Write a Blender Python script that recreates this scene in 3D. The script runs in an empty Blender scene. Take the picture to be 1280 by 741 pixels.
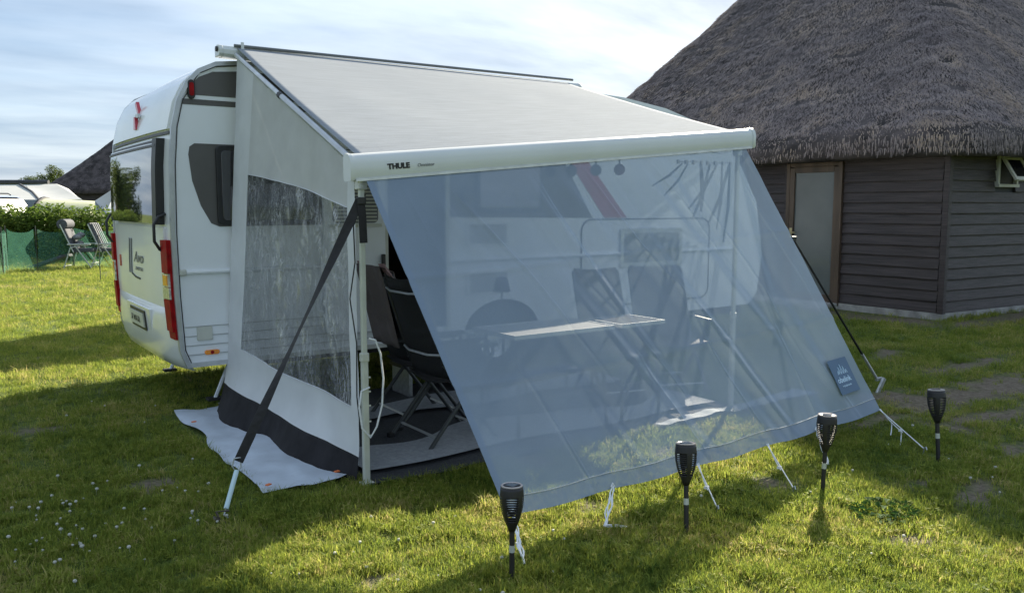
import bpy, bmesh, math, random
import numpy as np
from mathutils import Vector, Matrix, noise
from mathutils.geometry import tessellate_polygon
R = math.radians
rnd = random.Random(7)
S = bpy.context.scene
COL = S.collection

# ------------------------------------------------------------------ camera, sky, sun, exposure
cam_d = bpy.data.cameras.new('camera'); cam = bpy.data.objects.new('camera', cam_d); COL.objects.link(cam)
CAMP = Vector((-1.986, -6.40, 1.559)); HEAD = 35.185
cam.location = CAMP; cam.rotation_euler = (R(90 - 6.14), 0, R(-HEAD))
cam_d.sensor_width = 36; cam_d.lens = 29.6; cam_d.clip_end = 3000; cam_d.clip_start = 0.05
S.camera = cam
SUN_AZ, SUN_EL = 57.5, 28.0            # azimuth from +Y towards +X, elevation
S.view_settings.view_transform = 'Standard'; S.view_settings.look = 'None'
S.view_settings.exposure = 2.1; S.view_settings.gamma = 1
W = bpy.data.worlds.new('World'); S.world = W; W.use_nodes = True
nt = W.node_tree; nt.nodes.clear()
N = nt.nodes.new; Lk = nt.links.new
out = N('ShaderNodeOutputWorld'); bg = N('ShaderNodeBackground'); bg.inputs[1].default_value = 0.10
sky = N('ShaderNodeTexSky'); sky.sky_type = 'NISHITA'; sky.sun_disc = False
sky.sun_elevation = R(SUN_EL); sky.sun_rotation = R(SUN_AZ)
sky.air_density = 1.0; sky.dust_density = 1.2; sky.ozone_density = 1.5
tc = N('ShaderNodeTexCoord'); sep = N('ShaderNodeSeparateXYZ'); Lk(tc.outputs['Generated'], sep.inputs[0])
mx = N('ShaderNodeMath'); mx.operation = 'MAXIMUM'; mx.inputs[1].default_value = 0.0; Lk(sep.outputs[2], mx.inputs[0])
ad = N('ShaderNodeMath'); ad.operation = 'ADD'; ad.inputs[1].default_value = 0.12; Lk(mx.outputs[0], ad.inputs[0])
dx = N('ShaderNodeMath'); dx.operation = 'DIVIDE'; Lk(sep.outputs[0], dx.inputs[0]); Lk(ad.outputs[0], dx.inputs[1])
dy = N('ShaderNodeMath'); dy.operation = 'DIVIDE'; Lk(sep.outputs[1], dy.inputs[0]); Lk(ad.outputs[0], dy.inputs[1])
cmb = N('ShaderNodeCombineXYZ'); Lk(dx.outputs[0], cmb.inputs[0]); Lk(dy.outputs[0], cmb.inputs[1])
mp = N('ShaderNodeMapping'); mp.inputs['Rotation'].default_value = (0, 0, R(40)); mp.inputs['Scale'].default_value = (0.5, 0.95, 1); Lk(cmb.outputs[0], mp.inputs[0])
n1 = N('ShaderNodeTexNoise'); n1.inputs['Scale'].default_value = 0.9; n1.inputs['Detail'].default_value = 9; n1.inputs['Roughness'].default_value = 0.58; n1.inputs['Distortion'].default_value = 0.35
Lk(mp.outputs[0], n1.inputs['Vector'])
cr = N('ShaderNodeValToRGB'); cr.color_ramp.elements[0].position = 0.36; cr.color_ramp.elements[1].position = 0.66
cr.color_ramp.elements[0].color = (.86, .86, .86, 1); cr.color_ramp.elements[1].color = (.97, .97, .97, 1)
Lk(n1.outputs[0], cr.inputs[0])
# cloud colour: luminous, thicker parts greyer
n2 = N('ShaderNodeTexNoise'); n2.inputs['Scale'].default_value = 1.15; n2.inputs['Detail'].default_value = 6; Lk(mp.outputs[0], n2.inputs['Vector'])
cc = N('ShaderNodeValToRGB'); cc.color_ramp.elements[0].position = 0.36; cc.color_ramp.elements[1].position = 0.62
cc.color_ramp.elements[0].color = (.72, 1.02, 1.45, 1); cc.color_ramp.elements[1].color = (1.55, 1.80, 2.10, 1)
Lk(n2.outputs[0], cc.inputs[0])
mix = N('ShaderNodeMix'); mix.data_type = 'RGBA'; Lk(cr.outputs[0], mix.inputs[0]); Lk(sky.outputs[0], mix.inputs[6]); Lk(cc.outputs[0], mix.inputs[7])
Lk(mix.outputs[2], bg.inputs[0]); Lk(bg.outputs[0], out.inputs[0])
sd = bpy.data.lights.new('sun', 'SUN'); sun = bpy.data.objects.new('sun', sd); COL.objects.link(sun)
sd.energy = 3.8; sd.angle = R(0.55); sd.color = (1.0, 0.90, 0.72)
sdir = Vector((math.sin(R(SUN_AZ)) * math.cos(R(SUN_EL)), math.cos(R(SUN_AZ)) * math.cos(R(SUN_EL)), math.sin(R(SUN_EL))))
sun.rotation_euler = sdir.to_track_quat('Z', 'Y').to_euler(); sun.location = sdir * 50

# ------------------------------------------------------------------ materials
def mat(name, col, rough=0.6, metal=0.0, var=0.12, vscale=6.0, bump=0.0, bscale=40.0, col2=None, transl=0.0,
        transp=0.0, coat=0.0, spec=0.5, stretch=(1, 1, 1), coords='Object', fine=None):
    m = bpy.data.materials.new(name); m.use_nodes = True; t = m.node_tree; t.nodes.clear()
    n = t.nodes.new; l = t.links.new
    o = n('ShaderNodeOutputMaterial'); b = n('ShaderNodeBsdfPrincipled')
    b.inputs['Roughness'].default_value = rough; b.inputs['Metallic'].default_value = metal
    b.inputs['Specular IOR Level'].default_value = spec; b.inputs['Coat Weight'].default_value = coat
    tcn = n('ShaderNodeTexCoord'); mpn = n('ShaderNodeMapping'); mpn.inputs['Scale'].default_value = stretch
    if coords == 'World':
        g = n('ShaderNodeNewGeometry'); l(g.outputs['Position'], mpn.inputs[0])
    else: l(tcn.outputs[coords], mpn.inputs[0])
    ns = n('ShaderNodeTexNoise'); ns.inputs['Scale'].default_value = vscale; ns.inputs['Detail'].default_value = 5
    l(mpn.outputs[0], ns.inputs['Vector'])
    c2 = col2 if col2 else tuple(c * (1 - var * 2) for c in col)
    c1 = col if col2 else tuple(min(1, c * (1 + var)) for c in col)
    mxn = n('ShaderNodeMix'); mxn.data_type = 'RGBA'; mxn.inputs[6].default_value = (*c2, 1); mxn.inputs[7].default_value = (*c1, 1)
    rp = n('ShaderNodeValToRGB'); rp.color_ramp.elements[0].position = 0.3; rp.color_ramp.elements[1].position = 0.7
    l(ns.outputs[0], rp.inputs[0]); l(rp.outputs[0], mxn.inputs[0])
    l(mxn.outputs[2], b.inputs['Base Color'])
    if bump > 0:
        nb = n('ShaderNodeTexNoise'); nb.inputs['Scale'].default_value = bscale; nb.inputs['Detail'].default_value = 4
        l(mpn.outputs[0], nb.inputs['Vector'])
        bp = n('ShaderNodeBump'); bp.inputs['Strength'].default_value = min(1, bump); bp.inputs['Distance'].default_value = 0.01 * max(1, bump)
        l(nb.outputs[0], bp.inputs['Height']); l(bp.outputs[0], b.inputs['Normal'])
    cur = b.outputs[0]
    if transl > 0:
        tr = n('ShaderNodeBsdfTranslucent'); l(mxn.outputs[2], tr.inputs[0])
        ms = n('ShaderNodeMixShader'); ms.inputs[0].default_value = transl; l(cur, ms.inputs[1]); l(tr.outputs[0], ms.inputs[2]); cur = ms.outputs[0]
    if transp > 0:
        tp = n('ShaderNodeBsdfTransparent')
        ms = n('ShaderNodeMixShader'); ms.inputs[0].default_value = transp; l(cur, ms.inputs[1]); l(tp.outputs[0], ms.inputs[2]); cur = ms.outputs[0]
    l(cur, o.inputs[0]); return m

M = {}
M['gel'] = mat('white_painted_shell', (.84, .85, .85), .25, var=.03, vscale=2, coat=.35, bump=.08, bscale=5)
M['side'] = mat('white_side_sheet', (.82, .85, .87), .42, var=.035, vscale=1.5, bump=.10, bscale=260)
M['bumper'] = mat('white_bumper', (.80, .81, .80), .22, var=.03, vscale=3, coat=.5)
M['grey_decal'] = mat('warm_grey_decal', (.105, .10, .095), .45, var=.05)
M['trim'] = mat('brushed_trim', (.50, .52, .53), .35, .6, var=.06, vscale=12)
M['window'] = mat('tinted_window', (.018, .017, .02), .04, var=.1, spec=.9, coat=1)
M['black'] = mat('black_plastic', (.016, .016, .017), .42, var=.15, vscale=20, bump=.1, bscale=200)
M['rubber'] = mat('black_rubber', (.02, .02, .021), .8, var=.15)
M['red'] = mat('red_lens', (.34, .006, .008), .5, var=.2, vscale=18, spec=.15)
M['orange'] = mat('orange_lens', (.95, .30, .02), .2, var=.1, coat=.8)
M['clear'] = mat('clear_lens', (.62, .62, .58), .1, var=.25, vscale=40, coat=1, metal=.3)
M['red_paint'] = mat('red_print', (.40, .018, .022), .4, var=.06)
M['pinkred'] = mat('red_emblem', (.55, .03, .06), .3, var=.1, coat=.5)
M['plate'] = mat('number_plate_face', (.62, .63, .52), .4, var=.05)
M['ink'] = mat('black_print', (.012, .012, .014), .5, var=.05)
M['greyink'] = mat('grey_print', (.14, .15, .16), .5, var=.05)
M['putty'] = mat('putty_plastic', (.56, .57, .50), .45, var=.06)
M['alu'] = mat('satin_aluminium', (.62, .64, .65), .38, .55, var=.08, vscale=14)
M['legp'] = mat('cream_painted_leg', (.56, .58, .52), .42, .1, var=.06, vscale=10)
M['case'] = mat('white_lead_rail', (.62, .645, .64), .3, var=.03, vscale=2, coat=.3)
M['roof'] = mat('awning_roof_cloth', (.445, .48, .52), .95, spec=.06, var=.05, vscale=9, stretch=(.35, 6, 6), transl=.35, bump=.25, bscale=30)
M['cloth'] = mat('grey_white_panel_cloth', (.74, .75, .75), .75, var=.06, vscale=3, transl=.38, bump=.3, bscale=14)
M['clothw'] = mat('white_panel_cloth', (.84, .86, .88), .75, var=.05, vscale=3, transl=.3, bump=.3, bscale=10)
M['skirt'] = mat('black_skirt_cloth', (.020, .019, .022), .75, spec=.2, var=.2, vscale=8, bump=.5, bscale=12)
M['tarp'] = mat('grey_tarp', (.51, .575, .66), .6, var=.09, vscale=5, bump=.6, bscale=7)
M['tarpedge'] = mat('orange_tab', (.75, .19, .06), .6, var=.1)
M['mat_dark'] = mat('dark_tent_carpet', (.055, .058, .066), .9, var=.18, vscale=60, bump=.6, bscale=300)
M['mat_light'] = mat('light_tent_carpet', (.33, .35, .38), .9, var=.1, vscale=40, bump=.5, bscale=200)
M['strap'] = mat('black_webbing', (.014, .013, .015), .7, var=.2, vscale=50)
M['cord'] = mat('white_cord', (.78, .80, .82), .6, var=.08, vscale=60)
M['greycord'] = mat('grey_cord', (.25, .25, .26), .6, var=.2, vscale=60)
M['steel'] = mat('galvanised_steel', (.50, .53, .55), .35, .7, var=.12, vscale=30)
M['rust'] = mat('dull_iron_peg', (.10, .085, .07), .6, .4, var=.25, vscale=40)
M['spring'] = mat('pale_blue_sleeve', (.50, .66, .70), .3, var=.08)
M['frame'] = mat('grey_chair_tube', (.075, .08, .085), .35, .6, var=.1)
M['textile'] = mat('black_chair_textile', (.022, .022, .025), .7, var=.2, vscale=80, transp=.12)
M['textile2'] = mat('taupe_chair_textile', (.085, .078, .070), .8, var=.2, vscale=60)
M['towel'] = mat('taupe_towel', (.20, .165, .16), .95, var=.1, bump=1, bscale=90)
M['pink'] = mat('dusty_pink_cloth', (.42, .27, .27), .9, var=.1)
M['tabletop'] = mat('pale_table_top', (.38, .39, .40), .35, var=.06, vscale=10)
M['darktop'] = mat('dark_table_top', (.06, .062, .068), .25, var=.1)
M['interior'] = mat('brown_interior_panel', (.035, .026, .020), .6, var=.2)
M['shade'] = mat('dark_lamp_shade', (.045, .045, .06), .8, var=.1)
M['torch'] = mat('matt_black_torch', (.015, .014, .015), .5, var=.1, vscale=30)
M['torchrim'] = mat('pale_torch_rim', (.66, .60, .58), .25, var=.06, transl=.3)  # pale tone stands in for sun reflected on the torch's top edge
M['solar'] = mat('solar_cell', (.012, .015, .03), .12, var=.2, vscale=60, coat=1)
M['tape'] = mat('reflective_tape', (.50, .53, .50), .3, .2, var=.1)
M['board'] = mat('black_stained_board', (.046, .035, .037), .42, var=.35, vscale=5, stretch=(6, .35, 12), bump=.6, bscale=18, coords='World')
M['boards'] = mat('black_stained_board_south', (.052, .041, .043), .40, var=.35, vscale=5, stretch=(.35, 6, 12), bump=.6, bscale=18, coords='World')
M['doorwood'] = mat('brown_door_frame', (.095, .064, .044), .5, var=.2, vscale=8, stretch=(1, 1, .15), bump=.3)
M['frost'] = mat('frosted_pane', (.13, .145, .15), .22, var=.10, vscale=1.4, coat=.4)
M['brass'] = mat('dull_brass', (.50, .44, .27), .35, .8, var=.1)
M['concrete'] = mat('rough_concrete', (.34, .335, .32), .9, var=.2, vscale=6, bump=1, bscale=30, coords='World')
M['cream'] = mat('cream_window_frame', (.55, .54, .46), .5, var=.1)
M['brick'] = mat('chimney_brick', (.26, .12, .08), .85, var=.25, vscale=20, bump=.5)
M['thatch'] = mat('dark_thatch_base', (.07, .058, .058), .95, var=.4, vscale=3, bump=1.5, bscale=25, coords='World')
M['hedgewood'] = mat('hedge_branch', (.09, .07, .045), .9)
M['bark'] = mat('grey_bark', (.09, .07, .055), .9, bump=1)
M['net'] = mat('green_windbreak_net', (.13, .36, .26), .8, var=.08, vscale=5, transl=.35, transp=.74)
M['stake'] = mat('dark_green_stake', (.02, .035, .03), .6)
M['whitecloth'] = mat('white_tent_cloth', (.55, .56, .57), .6, var=.04, vscale=1, transl=.25)
M['creamcloth'] = mat('cream_tent_cloth', (.66, .68, .50), .7, var=.06, vscale=1, transl=.3)
M['bluegrey'] = mat('blue_grey_tent_cloth', (.22, .27, .33), .7, var=.08, transl=.15)
M['darkcloth'] = mat('charcoal_tent_cloth', (.045, .048, .055), .7, var=.1)
M['carblue'] = mat('dark_blue_car_paint', (.012, .02, .045), .25, var=.1, coat=1)
M['carwhite'] = mat('silver_car_roof', (.55, .58, .62), .25, .3, var=.05, coat=1)
M['cush'] = mat('grey_chair_cushion', (.075, .08, .095), .85, var=.2, vscale=20)
M['cushl'] = mat('light_grey_cushion', (.22, .23, .25), .85, var=.2, vscale=20)
M['creamtube'] = mat('cream_metal_tube', (.52, .54, .50), .35, .3)
M['redball'] = mat('dark_red_lantern', (.22, .045, .06), .6, var=.1, transl=.3)
M['darkball'] = mat('plum_lantern', (.07, .06, .09), .6, var=.1, transl=.3)
M['badge'] = mat('blue_badge', (.060, .125, .21), .5, var=.05)
M['badgeink'] = mat('pale_blue_print', (.55, .72, .85), .5, var=.03)
M['screenink'] = mat('shiny_clear_edge', (.62, .65, .67), .15, var=.1, coat=.8)

def leafmat(name, c1, c2, tr=.45, c3=None):
    m = bpy.data.materials.new(name); m.use_nodes = True; t = m.node_tree; t.nodes.clear(); n = t.nodes.new; l = t.links.new
    o = n('ShaderNodeOutputMaterial'); b = n('ShaderNodeBsdfPrincipled'); b.inputs['Roughness'].default_value = .65; b.inputs['Specular IOR Level'].default_value = .12
    g = n('ShaderNodeNewGeometry')
    ns = n('ShaderNodeTexNoise'); ns.inputs['Scale'].default_value = 1.3; ns.inputs['Detail'].default_value = 6; l(g.outputs['Position'], ns.inputs['Vector'])
    nf = n('ShaderNodeTexNoise'); nf.inputs['Scale'].default_value = 40; l(g.outputs['Position'], nf.inputs['Vector'])
    a = n('ShaderNodeMath'); a.operation = 'ADD'; l(ns.outputs[0], a.inputs[0]); l(nf.outputs[0], a.inputs[1])
    rp = n('ShaderNodeValToRGB'); rp.color_ramp.elements[0].position = .32; rp.color_ramp.elements[1].position = .68
    oi = n('ShaderNodeObjectInfo'); a3 = n('ShaderNodeMath'); a3.operation = 'MULTIPLY_ADD'; a3.inputs[1].default_value = .36; a3.inputs[2].default_value = -.18; l(oi.outputs['Random'], a3.inputs[0])
    a4 = n('ShaderNodeMath'); a4.operation = 'ADD'; l(a.outputs[0], a4.inputs[0]); l(a3.outputs[0], a4.inputs[1]); a = a4
    hf = n('ShaderNodeMath'); hf.operation = 'MULTIPLY'; hf.inputs[1].default_value = .5; l(a.outputs[0], hf.inputs[0]); l(hf.outputs[0], rp.inputs[0])
    rp.color_ramp.elements[0].color = (*c1, 1); rp.color_ramp.elements[1].color = (*c2, 1)
    if c3:
        e = rp.color_ramp.elements.new(.55); e.color = (*c2, 1); rp.color_ramp.elements[2].position = .66; rp.color_ramp.elements[2].color = (*c3, 1)
    l(rp.outputs[0], b.inputs['Base Color'])
    t2 = n('ShaderNodeBsdfTranslucent'); l(rp.outputs[0], t2.inputs[0])
    ms = n('ShaderNodeMixShader'); ms.inputs[0].default_value = tr; l(b.outputs[0], ms.inputs[1]); l(t2.outputs[0], ms.inputs[2]); l(ms.outputs[0], o.inputs[0])
    return m
M['grass'] = leafmat('lawn_blades', (.085, .145, .028), (.30, .345, .055), .5, (.48, .40, .17))
M['leaf'] = leafmat('hedge_leaves', (.06, .11, .018), (.17, .22, .04), .45)
M['leaft'] = leafmat('tree_leaves', (.04, .07, .018), (.10, .13, .03), .35)
M['weed'] = leafmat('weed_leaves', (.03, .075, .018), (.07, .14, .03), .3)
M['reed'] = leafmat('thatch_reeds', (.12, .098, .10), (.31, .262, .255), .05, (.44, .34, .26))

# crinkled clear foil and the woven sun screen
def foil():
    m = bpy.data.materials.new('clear_window_foil'); m.use_nodes = True; t = m.node_tree; t.nodes.clear(); n = t.nodes.new; l = t.links.new
    o = n('ShaderNodeOutputMaterial'); tp = n('ShaderNodeBsdfTransparent'); tp.inputs[0].default_value = (.90, .91, .92, 1)
    gl = n('ShaderNodeBsdfGlossy'); gl.inputs['Roughness'].default_value = .10; gl.inputs[0].default_value = (.9, .92, .95, 1)
    tcn = n('ShaderNodeTexCoord'); mp_ = n('ShaderNodeMapping'); mp_.inputs['Rotation'].default_value = (R(-24), 0, 0); mp_.inputs['Scale'].default_value = (1, 4.2, .8); l(tcn.outputs['Object'], mp_.inputs[0])
    a = n('ShaderNodeTexNoise'); a.inputs['Scale'].default_value = 2.6; a.inputs['Detail'].default_value = 8; a.inputs['Roughness'].default_value = .6; a.inputs['Distortion'].default_value = 1.6; l(mp_.outputs[0], a.inputs['Vector'])
    bp = n('ShaderNodeBump'); bp.inputs['Strength'].default_value = 1; bp.inputs['Distance'].default_value = .16; l(a.outputs[0], bp.inputs['Height']); l(bp.outputs[0], gl.inputs['Normal'])
    # folds and crinkles: light caught on creases, painted as milky bands of the noise
    w = n('ShaderNodeMath'); w.operation = 'PINGPONG'; w.inputs[1].default_value = .055; l(a.outputs[0], w.inputs[0])
    r1 = n('ShaderNodeMapRange'); r1.inputs[1].default_value = .034; r1.inputs[2].default_value = .055; r1.inputs[3].default_value = .02; r1.inputs[4].default_value = .85; l(w.outputs[0], r1.inputs[0])
    b_ = n('ShaderNodeTexNoise'); b_.inputs['Scale'].default_value = 3.2; b_.inputs['Detail'].default_value = 4; l(tcn.outputs['Object'], b_.inputs['Vector'])
    r2 = n('ShaderNodeMapRange'); r2.inputs[1].default_value = .38; r2.inputs[2].default_value = .60; l(b_.outputs[0], r2.inputs[0])
    mu = n('ShaderNodeMath'); mu.operation = 'MULTIPLY'; l(r1.outputs[0], mu.inputs[0]); l(r2.outputs[0], mu.inputs[1])
    df = n('ShaderNodeBsdfDiffuse'); df.inputs[0].default_value = (.8, .82, .85, 1); tl_ = n('ShaderNodeBsdfTranslucent'); tl_.inputs[0].default_value = (.8, .82, .85, 1)
    dm = n('ShaderNodeMixShader'); l(df.outputs[0], dm.inputs[1]); l(tl_.outputs[0], dm.inputs[2])
    fr = n('ShaderNodeFresnel'); fr.inputs[0].default_value = 1.45; l(bp.outputs[0], fr.inputs['Normal'])
    ms = n('ShaderNodeMixShader'); fm = n('ShaderNodeMath'); fm.operation = 'MULTIPLY'; fm.use_clamp = True; fm.inputs[1].default_value = 2.0; l(fr.outputs[0], fm.inputs[0]); l(fm.outputs[0], ms.inputs[0]); l(tp.outputs[0], ms.inputs[1]); l(gl.outputs[0], ms.inputs[2])
    m2 = n('ShaderNodeMixShader'); l(mu.outputs[0], m2.inputs[0]); l(ms.outputs[0], m2.inputs[1]); l(dm.outputs[0], m2.inputs[2])
    l(m2.outputs[0], o.inputs[0]); return m
M['foil'] = foil()
def screenmat(name, col, tr, trl=.5):
    m = bpy.data.materials.new(name); m.use_nodes = True; t = m.node_tree; t.nodes.clear(); n = t.nodes.new; l = t.links.new
    o = n('ShaderNodeOutputMaterial'); tp = n('ShaderNodeBsdfTransparent')
    b = n('ShaderNodeBsdfPrincipled'); b.inputs['Roughness'].default_value = .55
    tn = n('ShaderNodeBsdfTranslucent')
    tcn = n('ShaderNodeTexCoord'); a = n('ShaderNodeTexNoise'); a.inputs['Scale'].default_value = 2.5; a.inputs['Detail'].default_value = 6; l(tcn.outputs['Object'], a.inputs['Vector'])
    f = n('ShaderNodeTexNoise'); f.inputs['Scale'].default_value = 160; l(tcn.outputs['Object'], f.inputs['Vector'])
    mm = n('ShaderNodeMix'); mm.data_type = 'RGBA'; mm.inputs[6].default_value = (*[c * .82 for c in col], 1); mm.inputs[7].default_value = (*[c * 1.15 for c in col], 1)
    ad_ = n('ShaderNodeMath'); ad_.operation = 'MULTIPLY_ADD'; ad_.inputs[1].default_value = .5; l(a.outputs[0], ad_.inputs[0])
    h = n('ShaderNodeMath'); h.operation = 'MULTIPLY'; h.inputs[1].default_value = .5; l(f.outputs[0], h.inputs[0]); l(h.outputs[0], ad_.inputs[2])
    l(ad_.outputs[0], mm.inputs[0]); l(mm.outputs[2], b.inputs['Base Color']); l(mm.outputs[2], tn.inputs[0])
    mk = n('ShaderNodeMixShader'); mk.inputs[0].default_value = trl; l(b.outputs[0], mk.inputs[1]); l(tn.outputs[0], mk.inputs[2])
    lw = n('ShaderNodeMapRange'); lw.inputs[1].default_value = .3; lw.inputs[2].default_value = .7; lw.inputs[3].default_value = tr - .06; lw.inputs[4].default_value = tr + .06; l(a.outputs[0], lw.inputs[0])
    # a woven mesh closes up when it is looked through, or lit, at a slant
    fc = n('ShaderNodeLayerWeight'); fc.inputs[0].default_value = .5; cs = n('ShaderNodeMapRange'); cs.inputs[1].default_value = .40; cs.inputs[2].default_value = .92; cs.inputs[3].default_value = 1; cs.inputs[4].default_value = .12; l(fc.outputs['Facing'], cs.inputs[0])
    mt = n('ShaderNodeMath'); mt.operation = 'MULTIPLY'; l(lw.outputs[0], mt.inputs[0]); l(cs.outputs[0], mt.inputs[1])
    ms = n('ShaderNodeMixShader'); l(mt.outputs[0], ms.inputs[0]); l(mk.outputs[0], ms.inputs[1]); l(tp.outputs[0], ms.inputs[2]); l(ms.outputs[0], o.inputs[0]); return m
M['screen'] = screenmat('blue_grey_sun_mesh', (.315, .405, .515), .37, .11)
M['screenhem'] = screenmat('blue_grey_hem', (.215, .285, .385), .14, .12)

# ------------------------------------------------------------------ mesh helpers
class MB:
    def __init__(s): s.v = []; s.f = []
    def add(s, v, f):
        b = len(s.v); s.v += [tuple(p) for p in v]; s.f += [tuple(i + b for i in q) for q in f]; return s
    def box(s, c, d, rot=None, bev=0.0):
        cx, cy, cz = c; hx, hy, hz = d[0] / 2, d[1] / 2, d[2] / 2
        v = [Vector((x, y, z)) for x in (-hx, hx) for y in (-hy, hy) for z in (-hz, hz)]
        if rot is not None: v = [rot @ p for p in v]
        v = [p + Vector(c) for p in v]
        return s.add(v, [(0, 1, 3, 2), (4, 6, 7, 5), (0, 4, 5, 1), (2, 3, 7, 6), (0, 2, 6, 4), (1, 5, 7, 3)])
    def tube(s, pts, r, n=8, cap=True):
        pts = [Vector(p) for p in pts]; rs = r if isinstance(r, (list, tuple)) else [r] * len(pts)
        ring = []; pv = None
        for i, p in enumerate(pts):
            d = (pts[min(i + 1, len(pts) - 1)] - pts[max(i - 1, 0)]).normalized()
            if pv is None: a = d.orthogonal().normalized()
            else:
                a = pv - d * pv.dot(d)
                a = a.normalized() if a.length > 1e-6 else d.orthogonal().normalized()
            pv = a; b = d.cross(a)
            ring.append([p + (a * math.cos(2 * math.pi * k / n) + b * math.sin(2 * math.pi * k / n)) * rs[i] for k in range(n)])
        v = [q for rg in ring for q in rg]; f = []
        for i in range(len(pts) - 1):
            for k in range(n): f.append((i * n + k, i * n + (k + 1) % n, (i + 1) * n + (k + 1) % n, (i + 1) * n + k))
        if cap: f.append(tuple(range(n))[::-1]); f.append(tuple((len(pts) - 1) * n + k for k in range(n)))
        return s.add(v, f)
    def ribbon(s, pts, w, t, side):
        pts = [Vector(p) for p in pts]; side = Vector(side).normalized(); v = []; f = []
        for i, p in enumerate(pts):
            d = (pts[min(i + 1, len(pts) - 1)] - pts[max(i - 1, 0)]).normalized(); nn = d.cross(side).normalized(); sd_ = nn.cross(d).normalized()
            ww = w[i] if isinstance(w, (list, tuple)) else w
            v += [p - sd_ * ww / 2 - nn * t / 2, p + sd_ * ww / 2 - nn * t / 2, p + sd_ * ww / 2 + nn * t / 2, p - sd_ * ww / 2 + nn * t / 2]
        for i in range(len(pts) - 1):
            for k in range(4): f.append((i * 4 + k, i * 4 + (k + 1) % 4, (i + 1) * 4 + (k + 1) % 4, (i + 1) * 4 + k))
        f.append((3, 2, 1, 0)); b = (len(pts) - 1) * 4; f.append((b, b + 1, b + 2, b + 3)); return s.add(v, f)
    def lathe(s, prof, c=(0, 0, 0), n=16, skip=None):
        v = []; f = []; c = Vector(c)
        for r, z in prof: v += [c + Vector((r * math.cos(2 * math.pi * k / n), r * math.sin(2 * math.pi * k / n), z)) for k in range(n)]
        for i in range(len(prof) - 1):
            for k in range(n):
                if skip and skip(i, k): continue
                f.append((i * n + k, i * n + (k + 1) % n, (i + 1) * n + (k + 1) % n, (i + 1) * n + k))
        return s.add(v, f)
    def grid(s, fn, nu, nv):
        v = [fn(i / nu, j / nv) for j in range(nv + 1) for i in range(nu + 1)]
        f = [(j * (nu + 1) + i, j * (nu + 1) + i + 1, (j + 1) * (nu + 1) + i + 1, (j + 1) * (nu + 1) + i) for j in range(nv) for i in range(nu)]
        return s.add(v, f)
    def prism(s, poly, axis, a, b):
        # poly in the other two axes, extruded along axis from a to b
        def P(p, t): q = list(p); q.insert(axis, t); return q
        n = len(poly); v = [P(p, a) for p in poly] + [P(p, b) for p in poly]
        f = [(i, (i + 1) % n, n + (i + 1) % n, n + i) for i in range(n)] + [tuple(range(n))[::-1], tuple(range(n, 2 * n))]
        return s.add(v, f)
    def build(s, name, m, parent=None, smooth=False, bevel=0.0, solid=0.0, angle=35, recalc=True):
        me = bpy.data.meshes.new(name); me.from_pydata(s.v, [], s.f)
        if recalc:
            bm = bmesh.new(); bm.from_mesh(me); bmesh.ops.recalc_face_normals(bm, faces=bm.faces); bm.to_mesh(me); bm.free()
        me.materials.append(M[m] if isinstance(m, str) else m)
        o = bpy.data.objects.new(name, me); COL.objects.link(o)
        if parent is not None: o.parent = parent
        if smooth:
            for p in me.polygons: p.use_smooth = True
            if angle < 180:
                bm = bmesh.new(); bm.from_mesh(me)
                for e in bm.edges:
                    if len(e.link_faces) == 2 and e.calc_face_angle(0) > R(angle): e.smooth = False
                bm.to_mesh(me); bm.free()
        if solid: md = o.modifiers.new('thickness', 'SOLIDIFY'); md.thickness = solid; md.offset = 0
        if bevel: md = o.modifiers.new('bevel', 'BEVEL'); md.width = bevel; md.segments = 2; md.limit_method = 'ANGLE'; md.angle_limit = R(40)
        return o
def thing(name, label, cat, loc=(0, 0, 0), rz=0, group=None):
    o = bpy.data.objects.new(name, None); COL.objects.link(o); o.location = loc; o.rotation_euler = (0, 0, rz); o.empty_display_size = .1
    o['label'] = label; o['category'] = cat
    if group: o['group'] = group
    return o
def tag(o, label, cat, group=None, kind=None):
    o['label'] = label; o['category'] = cat
    if group: o['group'] = group
    if kind: o['kind'] = kind
    return o
def kind(o, k): o['kind'] = k; return o
def dup(root, loc, rot, label):
    r = root.copy(); COL.objects.link(r); r.location = loc; r.rotation_euler = rot; r['label'] = label
    def rec(a, b):
        for ch in [c for c in root_children[a.name]]:
            c = ch.copy(); COL.objects.link(c); c.parent = b
            if ch.name in root_children: rec(ch, c)
    rec(root, r); return r
root_children = {}
def index(o):
    root_children[o.name] = [c for c in bpy.data.objects if c.parent == o]
    for c in root_children[o.name]: index(c)
def lerp(a, b, t): return a + (b - a) * t
def text(name, s, size, m, parent, loc, rot, shear=0, bold=0, ext=.0008, sx=1.0):
    cu = bpy.data.curves.new(name, 'FONT'); cu.body = s; cu.size = size; cu.extrude = ext; cu.shear = shear; cu.offset = bold
    t = bpy.data.objects.new(name, cu); COL.objects.link(t); bpy.context.view_layer.update()
    me = bpy.data.meshes.new_from_object(t.evaluated_get(bpy.context.evaluated_depsgraph_get()))
    bpy.data.objects.remove(t); me.materials.clear(); me.materials.append(M[m])
    o = bpy.data.objects.new(name, me); COL.objects.link(o); o.location = loc; o.rotation_euler = rot; o.scale = (sx, 1, 1)
    if parent is not None: o.parent = parent
    return o
def nz(x, y, z=0): return noise.noise(Vector((x, y, z)))

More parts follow.
